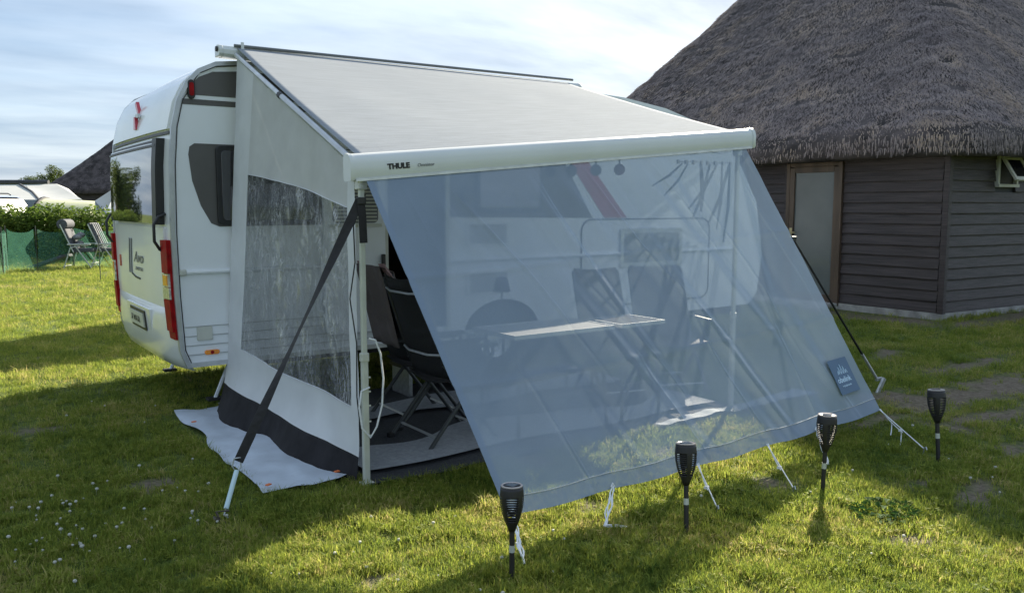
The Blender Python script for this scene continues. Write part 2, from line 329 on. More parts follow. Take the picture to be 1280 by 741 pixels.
# ------------------------------------------------------------------ ground
def gh(x, y):
    h = .018 * nz(x * .9, y * .9) + .008 * nz(x * 3.1, y * 3.1, 4)
    if 0 < x < 4 and -2.3 < y < 3: h *= .2
    return h - .012
def ground():
    rs = [0, .5, 1, 1.5] + [1.5 + .09 * k for k in range(1, 110)]
    while rs[-1] < 2500: rs.append(rs[-1] * 1.06)
    n = 260; v = []; f = []
    for r in rs:
        for k in range(n):
            a = 2 * math.pi * k / n; x = CAMP.x + r * math.cos(a); y = CAMP.y + r * math.sin(a); v.append((x, y, gh(x, y) if r < 60 else -.012))
    for i in range(len(rs) - 1):
        for k in range(n): f.append((i * n + k, i * n + (k + 1) % n, (i + 1) * n + (k + 1) % n, (i + 1) * n + k))
    b = MB(); b.add(v, f)
    m = bpy.data.materials.new('lawn_soil'); m.use_nodes = True; t = m.node_tree; t.nodes.clear(); nn = t.nodes.new; l = t.links.new
    o = nn('ShaderNodeOutputMaterial'); p = nn('ShaderNodeBsdfPrincipled'); p.inputs['Roughness'].default_value = .95; p.inputs['Specular IOR Level'].default_value = .1
    g = nn('ShaderNodeNewGeometry')
    a1 = nn('ShaderNodeTexNoise'); a1.inputs['Scale'].default_value = 1.1; a1.inputs['Detail'].default_value = 8; l(g.outputs[0], a1.inputs[0])
    a2 = nn('ShaderNodeTexNoise'); a2.inputs['Scale'].default_value = 30; a2.inputs['Detail'].default_value = 6; l(g.outputs[0], a2.inputs[0])
    r1 = nn('ShaderNodeValToRGB'); e = r1.color_ramp.elements; e[0].position = .35; e[0].color = (.055, .085, .02, 1); e[1].position = .68; e[1].color = (.12, .15, .04, 1); l(a2.outputs[0], r1.inputs[0])
    dirt = nn('ShaderNodeValToRGB'); e = dirt.color_ramp.elements; e[0].position = .3; e[0].color = (.11, .09, .068, 1); e[1].position = .7; e[1].color = (.21, .175, .135, 1); l(a2.outputs[0], dirt.inputs[0])
    at = nn('ShaderNodeAttribute'); at.attribute_name = 'dirt'
    mm = nn('ShaderNodeMix'); mm.data_type = 'RGBA'; l(at.outputs['Fac'], mm.inputs[0]); l(r1.outputs[0], mm.inputs[6]); l(dirt.outputs[0], mm.inputs[7]); l(mm.outputs[2], p.inputs['Base Color'])
    bp = nn('ShaderNodeBump'); bp.inputs['Strength'].default_value = .8; bp.inputs['Distance'].default_value = .03; l(a2.outputs[0], bp.inputs['Height']); l(bp.outputs[0], p.inputs['Normal'])
    l(p.outputs[0], o.inputs[0])
    ob = b.build('ground', m, smooth=True, recalc=False, angle=180); ob['kind'] = 'structure'
    at_ = ob.data.attributes.new('dirt', 'FLOAT', 'POINT'); at_.data.foreach_set('value', [dirtmask(q[0], q[1]) for q in v])
    return ob
DIRT = [(4.8, -2.9, .75, .22, 10), (5.7, -2.95, .8, .32, 0), (4.6, -3.45, .7, .13, -12), (5.4, -3.5, .5, .2, 0), (4.4, -2.55, .5, .12, 0), (8.95, .4, .35, 1.4, 0), (10.5, -.85, 2.0, .22, 0), (6.3, -1.5, .5, .10, 20), (3.7, -3.0, .45, .10, 0),
        (2.6, -4.25, .35, .10, 20), (1.75, -4.35, .22, .07, -20), (-.5, -3.3, .16, .06, 0), (3.9, -3.95, .5, .08, 0), (2.55, -3.95, .12, .05, 0), (6.6, -2.3, .9, .15, 0)]
def dirtmask(x, y):
    m = 0
    for cx, cy, rx, ry, a in DIRT:
        dx_, dy_ = x - cx, y - cy; c, s = math.cos(R(a)), math.sin(R(a)); u = (dx_ * c + dy_ * s) / rx; w = (-dx_ * s + dy_ * c) / ry
        d = u * u + w * w
        if d < 4: m = max(m, 1.5 - d - .9 * nz(x * 4, y * 4, 2) - .5 * nz(x * 13, y * 13, 7))
    m = max(m, (nz(x * 2.4, y * 2.4, 31) - .40) * 3.2)
    return max(0, min(1, m))
ground()

def scatter(name, variants, pts, scales, m, kind_='stuff', label=None):
    """variants: list of (verts, faces) at the origin; one object whose nodes place them on its own loose points"""
    me = bpy.data.meshes.new(name); V = []; F = []; var = []
    for k, (v, f) in enumerate(variants):
        b = len(V); V += v; F += [tuple(i + b for i in q) for q in f]; var += [k] * len(v)
    nt0 = len(V); V += [tuple(p) for p in pts]; var += [-1] * len(pts)
    me.from_pydata(V, [], F); me.materials.append(M[m])
    a = me.attributes.new('variant', 'INT', 'POINT'); a.data.foreach_set('value', var)
    a = me.attributes.new('size', 'FLOAT', 'POINT'); a.data.foreach_set('value', [1.0] * nt0 + list(scales))
    o = bpy.data.objects.new(name, me); COL.objects.link(o)
    ng = bpy.data.node_groups.new(name, 'GeometryNodeTree')
    ng.interface.new_socket('Geometry', in_out='INPUT', socket_type='NodeSocketGeometry'); ng.interface.new_socket('Geometry', in_out='OUTPUT', socket_type='NodeSocketGeometry')
    n = ng.nodes.new; l = ng.links.new; gi = n('NodeGroupInput'); go = n('NodeGroupOutput')
    va = n('GeometryNodeInputNamedAttribute'); va.data_type = 'INT'; va.inputs[0].default_value = 'variant'
    gt = n('GeometryNodeGeometryToInstance')
    for k in range(len(variants)):
        c = n('FunctionNodeCompare'); c.data_type = 'INT'; c.operation = 'EQUAL'; c.inputs[3].default_value = k; l(va.outputs[0], c.inputs[2])
        sp = n('GeometryNodeSeparateGeometry'); sp.domain = 'POINT'; l(gi.outputs[0], sp.inputs[0]); l(c.outputs[0], sp.inputs[1]); l(sp.outputs[0], gt.inputs[0])
    c = n('FunctionNodeCompare'); c.data_type = 'INT'; c.operation = 'EQUAL'; c.inputs[3].default_value = -1; l(va.outputs[0], c.inputs[2])
    sp = n('GeometryNodeSeparateGeometry'); sp.domain = 'POINT'; l(gi.outputs[0], sp.inputs[0]); l(c.outputs[0], sp.inputs[1])
    ip = n('GeometryNodeInstanceOnPoints'); l(sp.outputs[0], ip.inputs['Points']); l(gt.outputs[0], ip.inputs['Instance']); ip.inputs['Pick Instance'].default_value = True
    rv = n('FunctionNodeRandomValue'); rv.data_type = 'FLOAT_VECTOR'; rv.inputs[0].default_value = (-.18, -.18, 0); rv.inputs[1].default_value = (.18, .18, 6.283)
    l(rv.outputs[0], ip.inputs['Rotation'])
    sz = n('GeometryNodeInputNamedAttribute'); sz.data_type = 'FLOAT'; sz.inputs[0].default_value = 'size'; l(sz.outputs[0], ip.inputs['Scale'])
    l(ip.outputs[0], go.inputs[0])
    md = o.modifiers.new('scatter', 'NODES'); md.node_group = ng; o['kind'] = kind_
    if label: o['label'] = label
    return o
def tuft(seed, n=16, rad=.045, hmin=.022, hmax=.05, w=.0028):
    r = random.Random(seed); V = []; F = []
    for i in range(n):
        a = r.uniform(0, 6.283); d = rad * math.sqrt(r.random()); x, y = d * math.cos(a), d * math.sin(a); h = r.uniform(hmin, hmax)
        la = r.uniform(0, 6.283); ln = r.uniform(.2, 1.1) * h; px, py = math.cos(la + 1.57) * w / 2, math.sin(la + 1.57) * w / 2
        lx, ly = math.cos(la) * ln, math.sin(la) * ln; b = len(V)
        V += [(x - px, y - py, -.01), (x + px, y + py, -.01), (x + lx * .35 + px * .9, y + ly * .35 + py * .9, h * .6), (x + lx * .35 - px * .9, y + ly * .35 - py * .9, h * .6), (x + lx, y + ly, h)]
        F += [(b, b + 1, b + 2, b + 3), (b + 3, b + 2, b + 4)]
    return V, F
def clover(seed):
    r = random.Random(seed); V = []; F = []
    for i in range(6):
        a = r.uniform(0, 6.283); d = .05 * math.sqrt(r.random()); x, y = d * math.cos(a), d * math.sin(a); h = r.uniform(.012, .032)
        for k in range(3):
            t = a + k * 2.094; c, q = math.cos(t), math.sin(t); b = len(V); z2 = h + r.uniform(-.002, .005)
            V += [(x, y, h), (x + c * .006 - q * .005, y + q * .006 + c * .005, z2), (x + c * .013, y + q * .013, h + .001), (x + c * .006 + q * .005, y + q * .006 - c * .005, z2)]; F.append((b, b + 1, b + 2, b + 3))
    return V, F
def in_rect(x, y):
    if 0.02 < x < 3.6 and -2.2 < y < .1: return True
    if x > 9.3 and y > -.4: return True
    if -.53 < x < 0.02 and -2.04 < y < .2: return True      # the tarp beside the panel
    return False
G = []; GS = []
rr = random.Random(3)
NG = 150000
while len(G) < NG:
    a = R(HEAD + rr.uniform(-46, 46)); u = rr.random(); d = 1.9 * (34 / 1.9) ** (u ** .93)
    x = CAMP.x + d * math.sin(a); y = CAMP.y + d * math.cos(a)
    if in_rect(x, y): continue
    dm = dirtmask(x, y)
    if rr.random() < dm * .97: continue
    bare = nz(x * 1.7, y * 1.7, 9)
    if bare > .32 and rr.random() < .45: continue
    if nz(x * 11, y * 11, 15) > .16 and rr.random() < .7 and d < 9: continue
    G.append((x, y, gh(x, y))); GS.append(max(.35, (.62 + .55 * rr.random() ** 2 + .35 * nz(x * 2.3, y * 2.3, 5) + .55 * nz(x * 9, y * 9, 6))) * (1 + max(0, d - 7) * .055))
scatter('lawn_grass', [tuft(1), tuft(2), tuft(3, hmax=.06), tuft(4, n=20, hmax=.035), tuft(5, n=12, hmax=.06, w=.005), tuft(6), tuft(9, hmin=.03, hmax=.06, n=9, w=.0035), clover(7)], G, GS, 'grass', label=None)
tag(bpy.data.objects['lawn_grass'], 'short sunlit green lawn grass around the awning', 'grass', kind='stuff')

# small white clover heads in the lawn, left of the awning
M['clover'] = mat('clover_head', (.5, .5, .44), .8, var=.1)
def flower(seed):
    r = random.Random(seed); b = MB(); b.lathe([(0.0, .050), (.008, .048), (.011, .042), (.008, .036), (0, .034)], n=6); b.tube([(0, 0, 0), (0.002, 0, .036)], .0012, 3, cap=False); return b.v, b.f
FP = []
while len(FP) < 150:
    u = rr.random()
    if u < .55: x, y = rr.gauss(-1.5, .3), rr.gauss(-1.95, .4)
    elif u < .7: x, y = rr.uniform(-2.5, .2), rr.uniform(-3.8, 1)
    elif u < .85: x, y = rr.gauss(-.35, .3), rr.gauss(-3.25, .3)
    else: x, y = rr.uniform(.2, 4), rr.uniform(-4.6, -3.3)
    if in_rect(x, y): continue
    FP.append((x, y, gh(x, y)))
tag(scatter('clover_flowers', [flower(1)], FP, [rr.uniform(.45, .95) for _ in FP], 'clover'), 'small white clover flower heads dotted over the lawn', 'clover', kind='stuff')

# ------------------------------------------------------------------ caravan
CW = 2.14
cv = thing('caravan', 'white caravan with red tail lights and grey side graphics behind the awning', 'caravan', (0, 0, 0))
PROF = [(-.40, .37), (-.45, .50), (-.47, .90), (-.478, 1.35), (-.468, 1.85), (-.445, 2.12), (-.40, 2.31), (-.335, 2.44), (-.25, 2.53), (-.13, 2.588), (.05, 2.61),
        (1.5, 2.63), (3.4, 2.66), (3.9, 2.64), (4.5, 2.57), (5.0, 2.45), (5.6, 2.15), (6.0, 1.6), (6.12, 1.0), (6.05, .55), (5.9, .42)]
def shell():
    b = MB(); ny = 14; v = []; f = []; n = len(PROF)
    for j in range(ny + 1):
        t = j / ny; y = .004 + (CW - .008) * t; bl = 1 - abs(2 * t - 1) ** 3
        for (x, z) in PROF:
            k = (1 if x < 0 else 0)
            cx_ = -.03 * bl * k * min(1, max(0, (z - .3) / .6)) * (1 if z < 2.3 else max(0, (2.66 - z) / .36))
            v.append((x + cx_, y, z + (.03 * bl if z > 2.55 else 0)))
    for j in range(ny):
        for i in range(n - 1): f.append((j * n + i, j * n + i + 1, (j + 1) * n + i + 1, (j + 1) * n + i))
        f.append((j * n + n - 1, j * n, (j + 1) * n, (j + 1) * n + n - 1))
    b.add(v, f); return b.build('body_shell', 'gel', cv, smooth=True, angle=50)
shell()
DX0, DX1, DZ0, DZ1 = 1.24, 1.80, .50, 2.02
def side(y, hole, name):
    b = MB(); outer = [Vector((x, z, 0)) for x, z in PROF]
    loops = [outer]
    # wheel arch cut into the bottom edge
    arch = []
    for k in range(13):
        a = math.pi * k / 12; arch.append(Vector((2.42 + .42 * math.cos(a), .40 + .30 * math.sin(a), 0)))
    outer_ = outer + [Vector((5.9, .42, 0))][:0] + arch
    loops = [outer_]
    if hole: loops.append([Vector((DX0, DZ0, 0)), Vector((DX1, DZ0, 0)), Vector((DX1, DZ1, 0)), Vector((DX0, DZ1, 0))])
    tri = tessellate_polygon(loops); pts = [p for lp in loops for p in lp]
    b.add([(p.x, y, p.y) for p in pts], [tuple(t) for t in tri]); o = b.build(name, 'side', cv); return o
side(0, True, 'side_wall'); side(CW, False, 'side_wall')
# edge trim that follows the profile on both sides
for y in (-.006, CW + .006):
    MB().ribbon([(x, y, z) for x, z in PROF[:13]], .034, .03, (0, 1, 0)).build('edge_trim', 'trim', cv, smooth=True)
# thin dark line where trim meets the side
MB().ribbon([(x + .03 if i < 8 else x, -.004, z - (.0 if i < 7 else .02)) for i, (x, z) in enumerate(PROF[:11])], .004, .006, (0, 1, 0)).build('seal', 'black', cv)
def plate_y(poly, y, t, name, m, bevel=0.0):     # a flat piece on the side wall, poly in (x,z), standing t proud of y
    return MB().prism(poly, 1, y - t, y + .002).build(name, m, cv, bevel=bevel)
def rounded(x0, z0, x1, z1, r, n=5):
    P_ = []
    for cx_, cz_, a0 in ((x1 - r, z1 - r, 0), (x0 + r, z1 - r, 90), (x0 + r, z0 + r, 180), (x1 - r, z0 + r, 270)):
        for k in range(n + 1): a = R(a0 + 90 * k / n); P_.append((cx_ + r * math.cos(a), cz_ + r * math.sin(a)))
    return P_
# top grey field
def inset_prof(d, zmin):
    return [(x + (d if z < 2.5 else d * .6), z - (d if z > 2.5 else d * .45)) for x, z in PROF if z > zmin and x < 4.0]
tp = [(-.345, 2.355), (-.315, 2.42), (-.25, 2.485), (-.15, 2.53), (.05, 2.55), (3.8, 2.575), (4.0, 2.36)]
plate_y(tp[::-1], 0, .003, 'grey_field', 'grey_decal')
plate_y([(-.375, 2.285), (4.3, 2.285), (4.3, 2.325), (-.37, 2.325)], 0, .003, 'grey_stripe', 'grey_decal')
# grey window band with tapered rear end
band = [(-.345, 1.93), (-.335, 1.985), (-.30, 2.01), (1.17, 2.01), (1.17, 1.41), (-.14, 1.405), (-.20, 1.43), (-.27, 1.56), (-.325, 1.74)]
plate_y(band[::-1], 0, .003, 'window_surround', 'grey_decal')
plate_y([(1.86, 1.46), (3.50, 1.44), (3.12, 2.01), (1.86, 2.01)][::1], 0, .003, 'window_surround', 'grey_decal')
plate_y([(3.66, 1.44), (3.96, 1.44), (3.22, 2.22), (3.0, 2.22)], 0, .004, 'red_stripe', 'red_paint')
def hinged_window(x0, z0, x1, z1, y=0):
    fr = MB().prism(rounded(x0, z0, x1, z1, .04), 1, y - .028, y - .003).build('window_frame', 'black', cv, bevel=.006)
    o = MB().prism(rounded(x0 + .035, z0 + .035, x1 - .035, z1 - .035, .03), 1, y - .034, y - .0285).build('pane', 'window', fr, bevel=.002)
hinged_window(-.155, 1.415, .62, 2.0); hinged_window(2.12, 1.50, 2.86, 2.0)
# rails, skirt lines
MB().tube([(-.445, -.012, 1.075), (1.2, -.012, 1.075)], .017, 8).build('belt_rail', 'side', cv, smooth=True)
MB().tube([(1.84, -.012, 1.075), (5.6, -.012, 1.075)], .017, 8).build('belt_rail', 'side', cv, smooth=True)
MB().box((-.42, -.016, 1.075), (.05, .035, .045)).build('rail_end', 'putty', cv, bevel=.01)
for z in (.46, .53, .60, .67):
    MB().box((.40, -.0035, z), (1.64, .005, .006)).build('skirt_groove', 'trim', cv)
MB().box((1.0, -.008, .385), (2.8, .02, .035)).build('lower_sill', 'alu', cv)
plate_y(rounded(-.335, .565, -.225, .665, .008), 0, .016, 'access_flap', 'putty', .004)
lmp = plate_y(rounded(-.285, .452, -.175, .488, .017), 0, .012, 'side_marker', 'orange', .003)
MB().lathe([(.014, 0), (.012, .006), (0, .008)], n=10).build('marker_lens', 'red', lmp).matrix_local = Matrix.Translation((-.23, -.012, .47)) @ Matrix.Rotation(R(90), 4, 'X')
tl = plate_y(rounded(-.335, 2.325, -.285, 2.46, .024), 0, .03, 'clearance_light', 'black', .006)
MB().prism(rounded(-.327, 2.345, -.295, 2.44, .015), 1, -.036, -.0305).build('lens', 'red', tl)
# fridge vents
for z0 in (.76, 1.20):
    v = MB().prism(rounded(2.02, z0, 2.50, z0 + .215, .02), 1, -.010, -.0005).build('vent', 'side', cv, bevel=.003)
    for k in range(9): s_ = MB().box((2.20 if k > 9 else 2.26, -.017, z0 + .03 + k * .0195), (.40, .012, .006)).build('slat', 'greyink', v)
# large luggage hatch with framed window
MB().tube([(x, -.006, z) for x, z in rounded(3.36, .55, 5.2, 1.425, .12, 6)] + [(5.2, -.006, 1.30)], .006, 5).build('hatch_seal', 'black', cv)
MB().prism(rounded(3.37, .56, 5.19, 1.415, .115, 6), 1, -.005, -.0005).build('hatch', 'side', cv)
MB().prism(rounded(3.86, .93, 4.75, 1.33, .03), 1, -.030, -.006).build('hatch_window', 'trim', cv, bevel=.005)
MB().prism(rounded(3.91, .98, 4.70, 1.28, .02), 1, -.034, -.0305).build('hatch_pane', 'frost', cv)
# entrance: frame, recess, leaf folded back on the wall
for nm, c, d in (('door_jamb', (DX0 - .02, -.012, 1.26), (.04, .03, 1.6)), ('door_jamb', (DX1 + .02, -.012, 1.26), (.04, .03, 1.6)), ('door_head', ((DX0 + DX1) / 2, -.012, DZ1 + .022), (.64, .03, .04))):
    MB().box(c, d).build(nm, 'putty', cv, bevel=.004)
rb = MB(); x0, x1, y1 = 1.0, 2.6, 1.6
rb.add([(x0, .03, .46), (x1, .03, .46), (x1, y1, .46), (x0, y1, .46), (x0, .03, 2.5), (x1, .03, 2.5), (x1, y1, 2.5), (x0, y1, 2.5)], [(0, 1, 2, 3), (4, 7, 6, 5), (3, 2, 6, 7), (0, 3, 7, 4), (1, 5, 6, 2)])
rb.build('interior_lining', 'interior', cv)
dl = MB().prism(rounded(.66, .52, 1.20, 2.0, .05), 1, -.055, -.020).build('door_leaf', 'side', cv, bevel=.006)
MB().prism(rounded(.73, 1.42, 1.13, 1.90, .04), 1, -.064, -.0565).build('window_pane', 'greyink', dl)
for k in range(16): MB().box((.93, -.070, 1.44 + .029 * k), (.37, .008, .012)).build('blind_slat', 'putty', dl)
MB().box((.93, -.066, 1.40), (.46, .012, .025)).build('ledge', 'putty', dl)
MB().box((1.17, -.07, 1.1), (.03, .03, .12)).build('door_handle', 'black', dl, bevel=.006)
MB().box((1.52, -.22, .24), (.6, .34, .03)).build('step_tread', 'black', cv); 
for xx in (1.25, 1.79): MB().box((xx, -.22, .11), (.03, .3, .22)).build('step_leg', 'steel', cv)
# awning light, round
MB().lathe([(.0, .03), (.05, .028), (.065, .012), (.065, 0)], n=18).build('awning_light', 'black', cv).matrix_local = Matrix.Translation((2.02, -.003, 1.66)) @ Matrix.Rotation(R(90), 4, 'X')
# wheels
for (wx, wy) in ((2.42, .20), (2.42, CW - .2)):
    w = MB(); w.lathe([(.19, -.09), (.27, -.10), (.315, -.085), (.325, -.04), (.325, .04), (.315, .085), (.27, .10), (.19, .09)], n=28)
    w_ = w.build('wheel', 'rubber', cv, smooth=True); w_.matrix_local = Matrix.Translation((wx, wy, .325)) @ Matrix.Rotation(R(90), 4, 'X')
    MB().lathe([(0, .055), (.07, .06), (.10, .04), (.19, .075), (.195, .09)], n=28).build('rim', 'alu', w_, smooth=True)
MB().box((2.42, .35, .55), (.95, .6, .34)).build('wheel_box', 'rubber', cv)
MB().box((2.9, CW / 2, .36), (5.9, CW - .12, .08)).build('chassis_floor', 'rubber', cv)
for yy in (.35, CW - .35):
    MB().tube([(.02, yy, .36), (-.12, yy, .04)], .016, 6).build('corner_steady', 'steel', cv); MB().box((-.13, yy, .035), (.11, .09, .02)).build('steady_foot', 'rubber', cv)
MB().tube([(6.1, CW / 2, .42), (7.2, CW / 2, .42)], .05, 8).build('drawbar', 'steel', cv)
MB().tube([(-.02, .06, .37), (-.04, .0, .25), (-.02, -.03, .12), (.02, .0, .30), (.05, .03, .36)], .006, 5).build('hanging_cable', 'putty', cv)
# rear: raised top cap with dark gutter, window, bumper, lamps, handles
def rear_x(y, z):
    t = min(1, max(0, y / CW)); bl = 1 - abs(2 * t - 1) ** 3
    px = np.interp(z, [p[1] for p in PROF[:11]], [p[0] for p in PROF[:11]])
    return px - .03 * bl * min(1, max(0, (z - .3) / .6)) * (1 if z < 2.3 else max(0, (2.66 - z) / .36))
def rear_patch(y0, y1, z0, z1, off, name, m, parent=cv, nu=12, nv=8, shape=None, smooth=True):
    b = MB()
    def fn(u, v):
        uu = min(1, max(0, (u * nu - 1) / (nu - 2))); vv = min(1, max(0, (v * nv - 1) / (nv - 2)))
        y, z = lerp(y0, y1, uu), lerp(z0, z1, vv)
        e = min(u, 1 - u, v, 1 - v); k = 1 if e > 1e-6 else 0
        return (rear_x(y, z) - off * k + (.004 if not k else 0), y, z)
    return b.grid(fn, nu, nv).build(name, m, parent, smooth=smooth, angle=60)
rear_patch(.04, CW - .04, 2.075, 2.095, .012, 'gutter_line', 'black', nu=16, nv=3)
rear_patch(.06, CW - .06, 2.11, 2.50, .022, 'top_cap', 'gel', nu=16, nv=8)
rw = rear_patch(.24, CW - .24, 1.43, 2.02, .055, 'rear_window', 'window', nu=16, nv=8)
rear_patch(.20, CW - .20, 1.99, 2.008, .062, 'ribbing', 'black', nu=14, nv=3); rear_patch(.20, CW - .20, 2.03, 2.045, .03, 'ribbing', 'black', nu=14, nv=3)
rear_patch(.17, .27, 1.42, 2.05, .06, 'window_catch_rail', 'black', nu=3, nv=10)
rear_patch(.15, CW - .15, .80, 1.40, .018, 'rear_panel', 'gel', nu=16, nv=8)
bp_ = MB()
def bump(u, v):
    y = -.02 + (CW + .04) * u; a = 1 - abs(2 * u - 1) ** 4
    zz = [.34, .36, .44, .56, .68, .77, .80][min(6, int(v * 6 + .01))]; xx = [-.39, -.445, -.48, -.495, -.495, -.485, -.465][min(6, int(v * 6 + .01))]
    return (xx * 1 - .025 * a + .10 * (abs(2 * u - 1) ** 6) * (1 - v), y, zz - .02 * (1 - v) * (1 - a) + .05 * abs(2 * u - 1) ** 3 * (v > .7))
bp_.grid(bump, 20, 6); bp_.build('bumper', 'bumper', cv, smooth=True, angle=60)
rear_patch(.60, CW - .68, .52, .75, .052, 'plate_recess', 'bumper', nu=8, nv=4)
pf = rear_patch(.76, 1.30, .560, .722, .060, 'plate_frame', 'black', nu=6, nv=3)
pp = rear_patch(.79, 1.27, .585, .697, .070, 'number_plate', 'plate', parent=pf, nu=6, nv=3)
# plate lettering, sideways on the rear plane (facing -x)
ROTR = (R(90), 0, R(-90))
text('plate_lettering', '37 WX DL', .066, 'ink', pf, (rear_x(1.12, .63) - .073, 1.235, .618), ROTR, bold=.001, sx=1.12)
def lamp_part(y0, y1, z0, z1, name, m, parent, off=.085):
    return rear_patch(y0, y1, z0, z1, off, name, m, parent=parent, nu=6, nv=8)
for ya, yb in ((.012, .15), (CW - .15, CW - .012)):
    hs = lamp_part(ya - .01, yb + .01, .58, 1.30, 'tail_light', 'red', cv, .03)
    lamp_part(ya, yb, 1.07, 1.31, 'brake_lens', 'red', hs, .045)
    lamp_part(ya, yb, .97, 1.065, 'indicator_lens', 'clear', hs, .045); lamp_part(ya + .02, yb - .03, .98, 1.055, 'orange_bulb', 'orange', hs, .05)
    lamp_part(ya, yb, .88, .965, 'reverse_lens', 'clear', hs, .045)
    lamp_part(ya, yb, .64, .875, 'lower_lens', 'red', hs, .045)
for yy in (.14, CW - .14):
    xx = rear_x(yy, 1.4)
    MB().tube([(xx, yy, 1.50), (xx - .05, yy, 1.48), (xx - .085, yy, 1.42), (xx - .085, yy, 1.30), (xx - .05, yy, 1.24), (xx, yy, 1.22)], .0115, 8).build('grab_handle', 'black', cv, smooth=True)
# red bird-like emblem with grey boss on the top cap
em = MB().prism([(.98, 2.17), (1.055, 2.17), (1.035, 2.27), (.995, 2.27)], 0, rear_x(1.0, 2.22) - .045, rear_x(1.0, 2.22) - .02).build('emblem', 'pinkred', cv)
MB().prism([(.995, 2.285), (1.04, 2.285), (1.13, 2.385), (1.08, 2.40)], 0, rear_x(1.0, 2.33) - .045, rear_x(1.0, 2.33) - .02).build('emblem_wing', 'pinkred', em)
MB().box((rear_x(1, 2.28) - .04, .97, 2.275), (.02, .10, .03)).build('emblem_boss', 'alu', em)
# stroke logo under the window
def stroke(pts, w, nm='rear_logo'):
    return MB().ribbon([(rear_x(y, z) - .0225, y, z) for y, z in pts], w, .003, (0, 1, 0)).build(nm, 'ink', cv)
for y0 in (1.33, 1.25):
    MB().ribbon([(rear_x(y, z) - .0215, y, z) for y, z in ((y0, 1.0), (y0 - .02, 1.12), (y0 - .07, 1.29))], .03, .004, (0, 1, 0)).build('logo_stroke', 'greyink', cv)
MB().ribbon([(rear_x(y, z) - .0215, y, z) for y, z in ((1.25, 1.0), (1.10, .975), (.93, .97))], .014, .004, (0, 0, 1)).build('logo_underline', 'ink', cv)
text('rear_lettering', 'Avo', .13, 'greyink', cv, (rear_x(1.1, 1.14) - .022, 1.13, 1.10), ROTR, shear=.3, sx=1.6)
text('rear_lettering', 'averso', .06, 'greyink', cv, (rear_x(1.1, 1.06) - .022, 1.09, 1.035), ROTR, shear=.3, sx=1.7)
# thin black and red letter block beside the far lamp
MB().box((rear_x(1.75, 1.08) - .021, 1.74, 1.08), (.004, .07, .10)).build('red_sticker', 'red_paint', cv)

# ------------------------------------------------------------------ awning
aw = thing('caravan_awning', 'pale grey roll-out awning with white lead rail on two legs', 'awning', (0, 0, 0))
AD = -2.16                                # y of the lead rail
ZL, ZR, AX0, AX1 = 1.70, 1.985, -.085, 3.20  # underside of the rail at its two ends
def railz(x): return lerp(ZL, ZR, (x) / 3.07)
hp = [(-.10, 2.63), (-.118, 2.65), (-.12, 2.68), (-.10, 2.708), (-.06, 2.716), (-.01, 2.71), (0, 2.69), (0, 2.63)]
MB().prism(hp, 0, -.10, 3.22).build('housing', 'case', aw, smooth=True)
for xx in (-.115, 3.235):
    e = MB().prism([(y * 1.04, z * 1.0 + .002) for y, z in hp], 0, xx - .015, xx + .015).build('end_cap', 'case', aw, bevel=.006)
    MB().lathe([(.02, 0), (.018, .012), (0, .013)], n=12).build('crank_socket', 'black', e).matrix_local = Matrix.Translation((xx - .016, -.07, 2.685)) @ Matrix.Rotation(R(-90), 4, 'Y')
MB().tube([(-.02, -.108, 2.715), (3.15, -.108, 2.735)], .011, 6).build('top_bead', 'greyink', aw)
MB().box((.035, -.125, 2.66), (.02, .012, .16)).build('bracket', 'case', aw)
ZB = 2.70
def roofp(u, v):
    x = lerp(0.0, 3.08, u); y = lerp(-.11, AD + .03, v); z = lerp(ZB, railz(x) + .125, v)
    sag = -.035 * math.sin(math.pi * v) * (.35 + .65 * math.sin(math.pi * u)) + .004 * nz(x * 2, y * 1.3) * math.sin(math.pi * v)
    return (x, y, z + sag)
MB().grid(roofp, 60, 40).build('roof_cloth', 'roof', aw, smooth=True, solid=.002, angle=180)
# lead rail: swept profile with rounded top
rp_ = [(-.048, .0), (-.055, .012), (-.056, .085), (-.047, .115), (-.022, .137), (.012, .142), (.035, .125), (.035, .02), (.02, 0)]
def sweep(x0, x1, prof, name, m, par, bevel=0, dz=0, s=1.0):
    b = MB(); n = len(prof)
    v = [(x, AD + y * s, railz(x) + .071 + (z - .071) * s + dz) for x in (x0, x1) for y, z in prof]
    f = [(i, (i + 1) % n, n + (i + 1) % n, n + i) for i in range(n)] + [tuple(range(n))[::-1], tuple(range(n, 2 * n))]
    return b.add(v, f).build(name, m, par, smooth=True, angle=50, bevel=bevel)
lr = sweep(AX0 + .02, AX1 - .03, rp_, 'lead_rail', 'case', aw)
sweep(AX0, AX0 + .02, rp_, 'end_cap', 'case', lr, s=1.06); sweep(AX1 - .03, AX1, rp_, 'end_cap', 'case', lr, s=1.08)
sweep(AX0 + .03, AX1 - .04, [(-.060, -.008), (-.060, .006), (-.02, .006), (-.02, -.008)], 'channel_lip', 'alu', lr)
slope = math.atan2(ZR - ZL, 3.07)
text('rail_lettering', 'THULE', .040, 'ink', lr, (.135, AD - .0575, railz(.135) + .045), (R(90), -slope, 0), bold=.0022, sx=1.12)
text('rail_lettering', 'Omnistor', .026, 'greyink', lr, (.318, AD - .0575, railz(.318) + .046), (R(90), -slope, 0), shear=.2, sx=1.05)
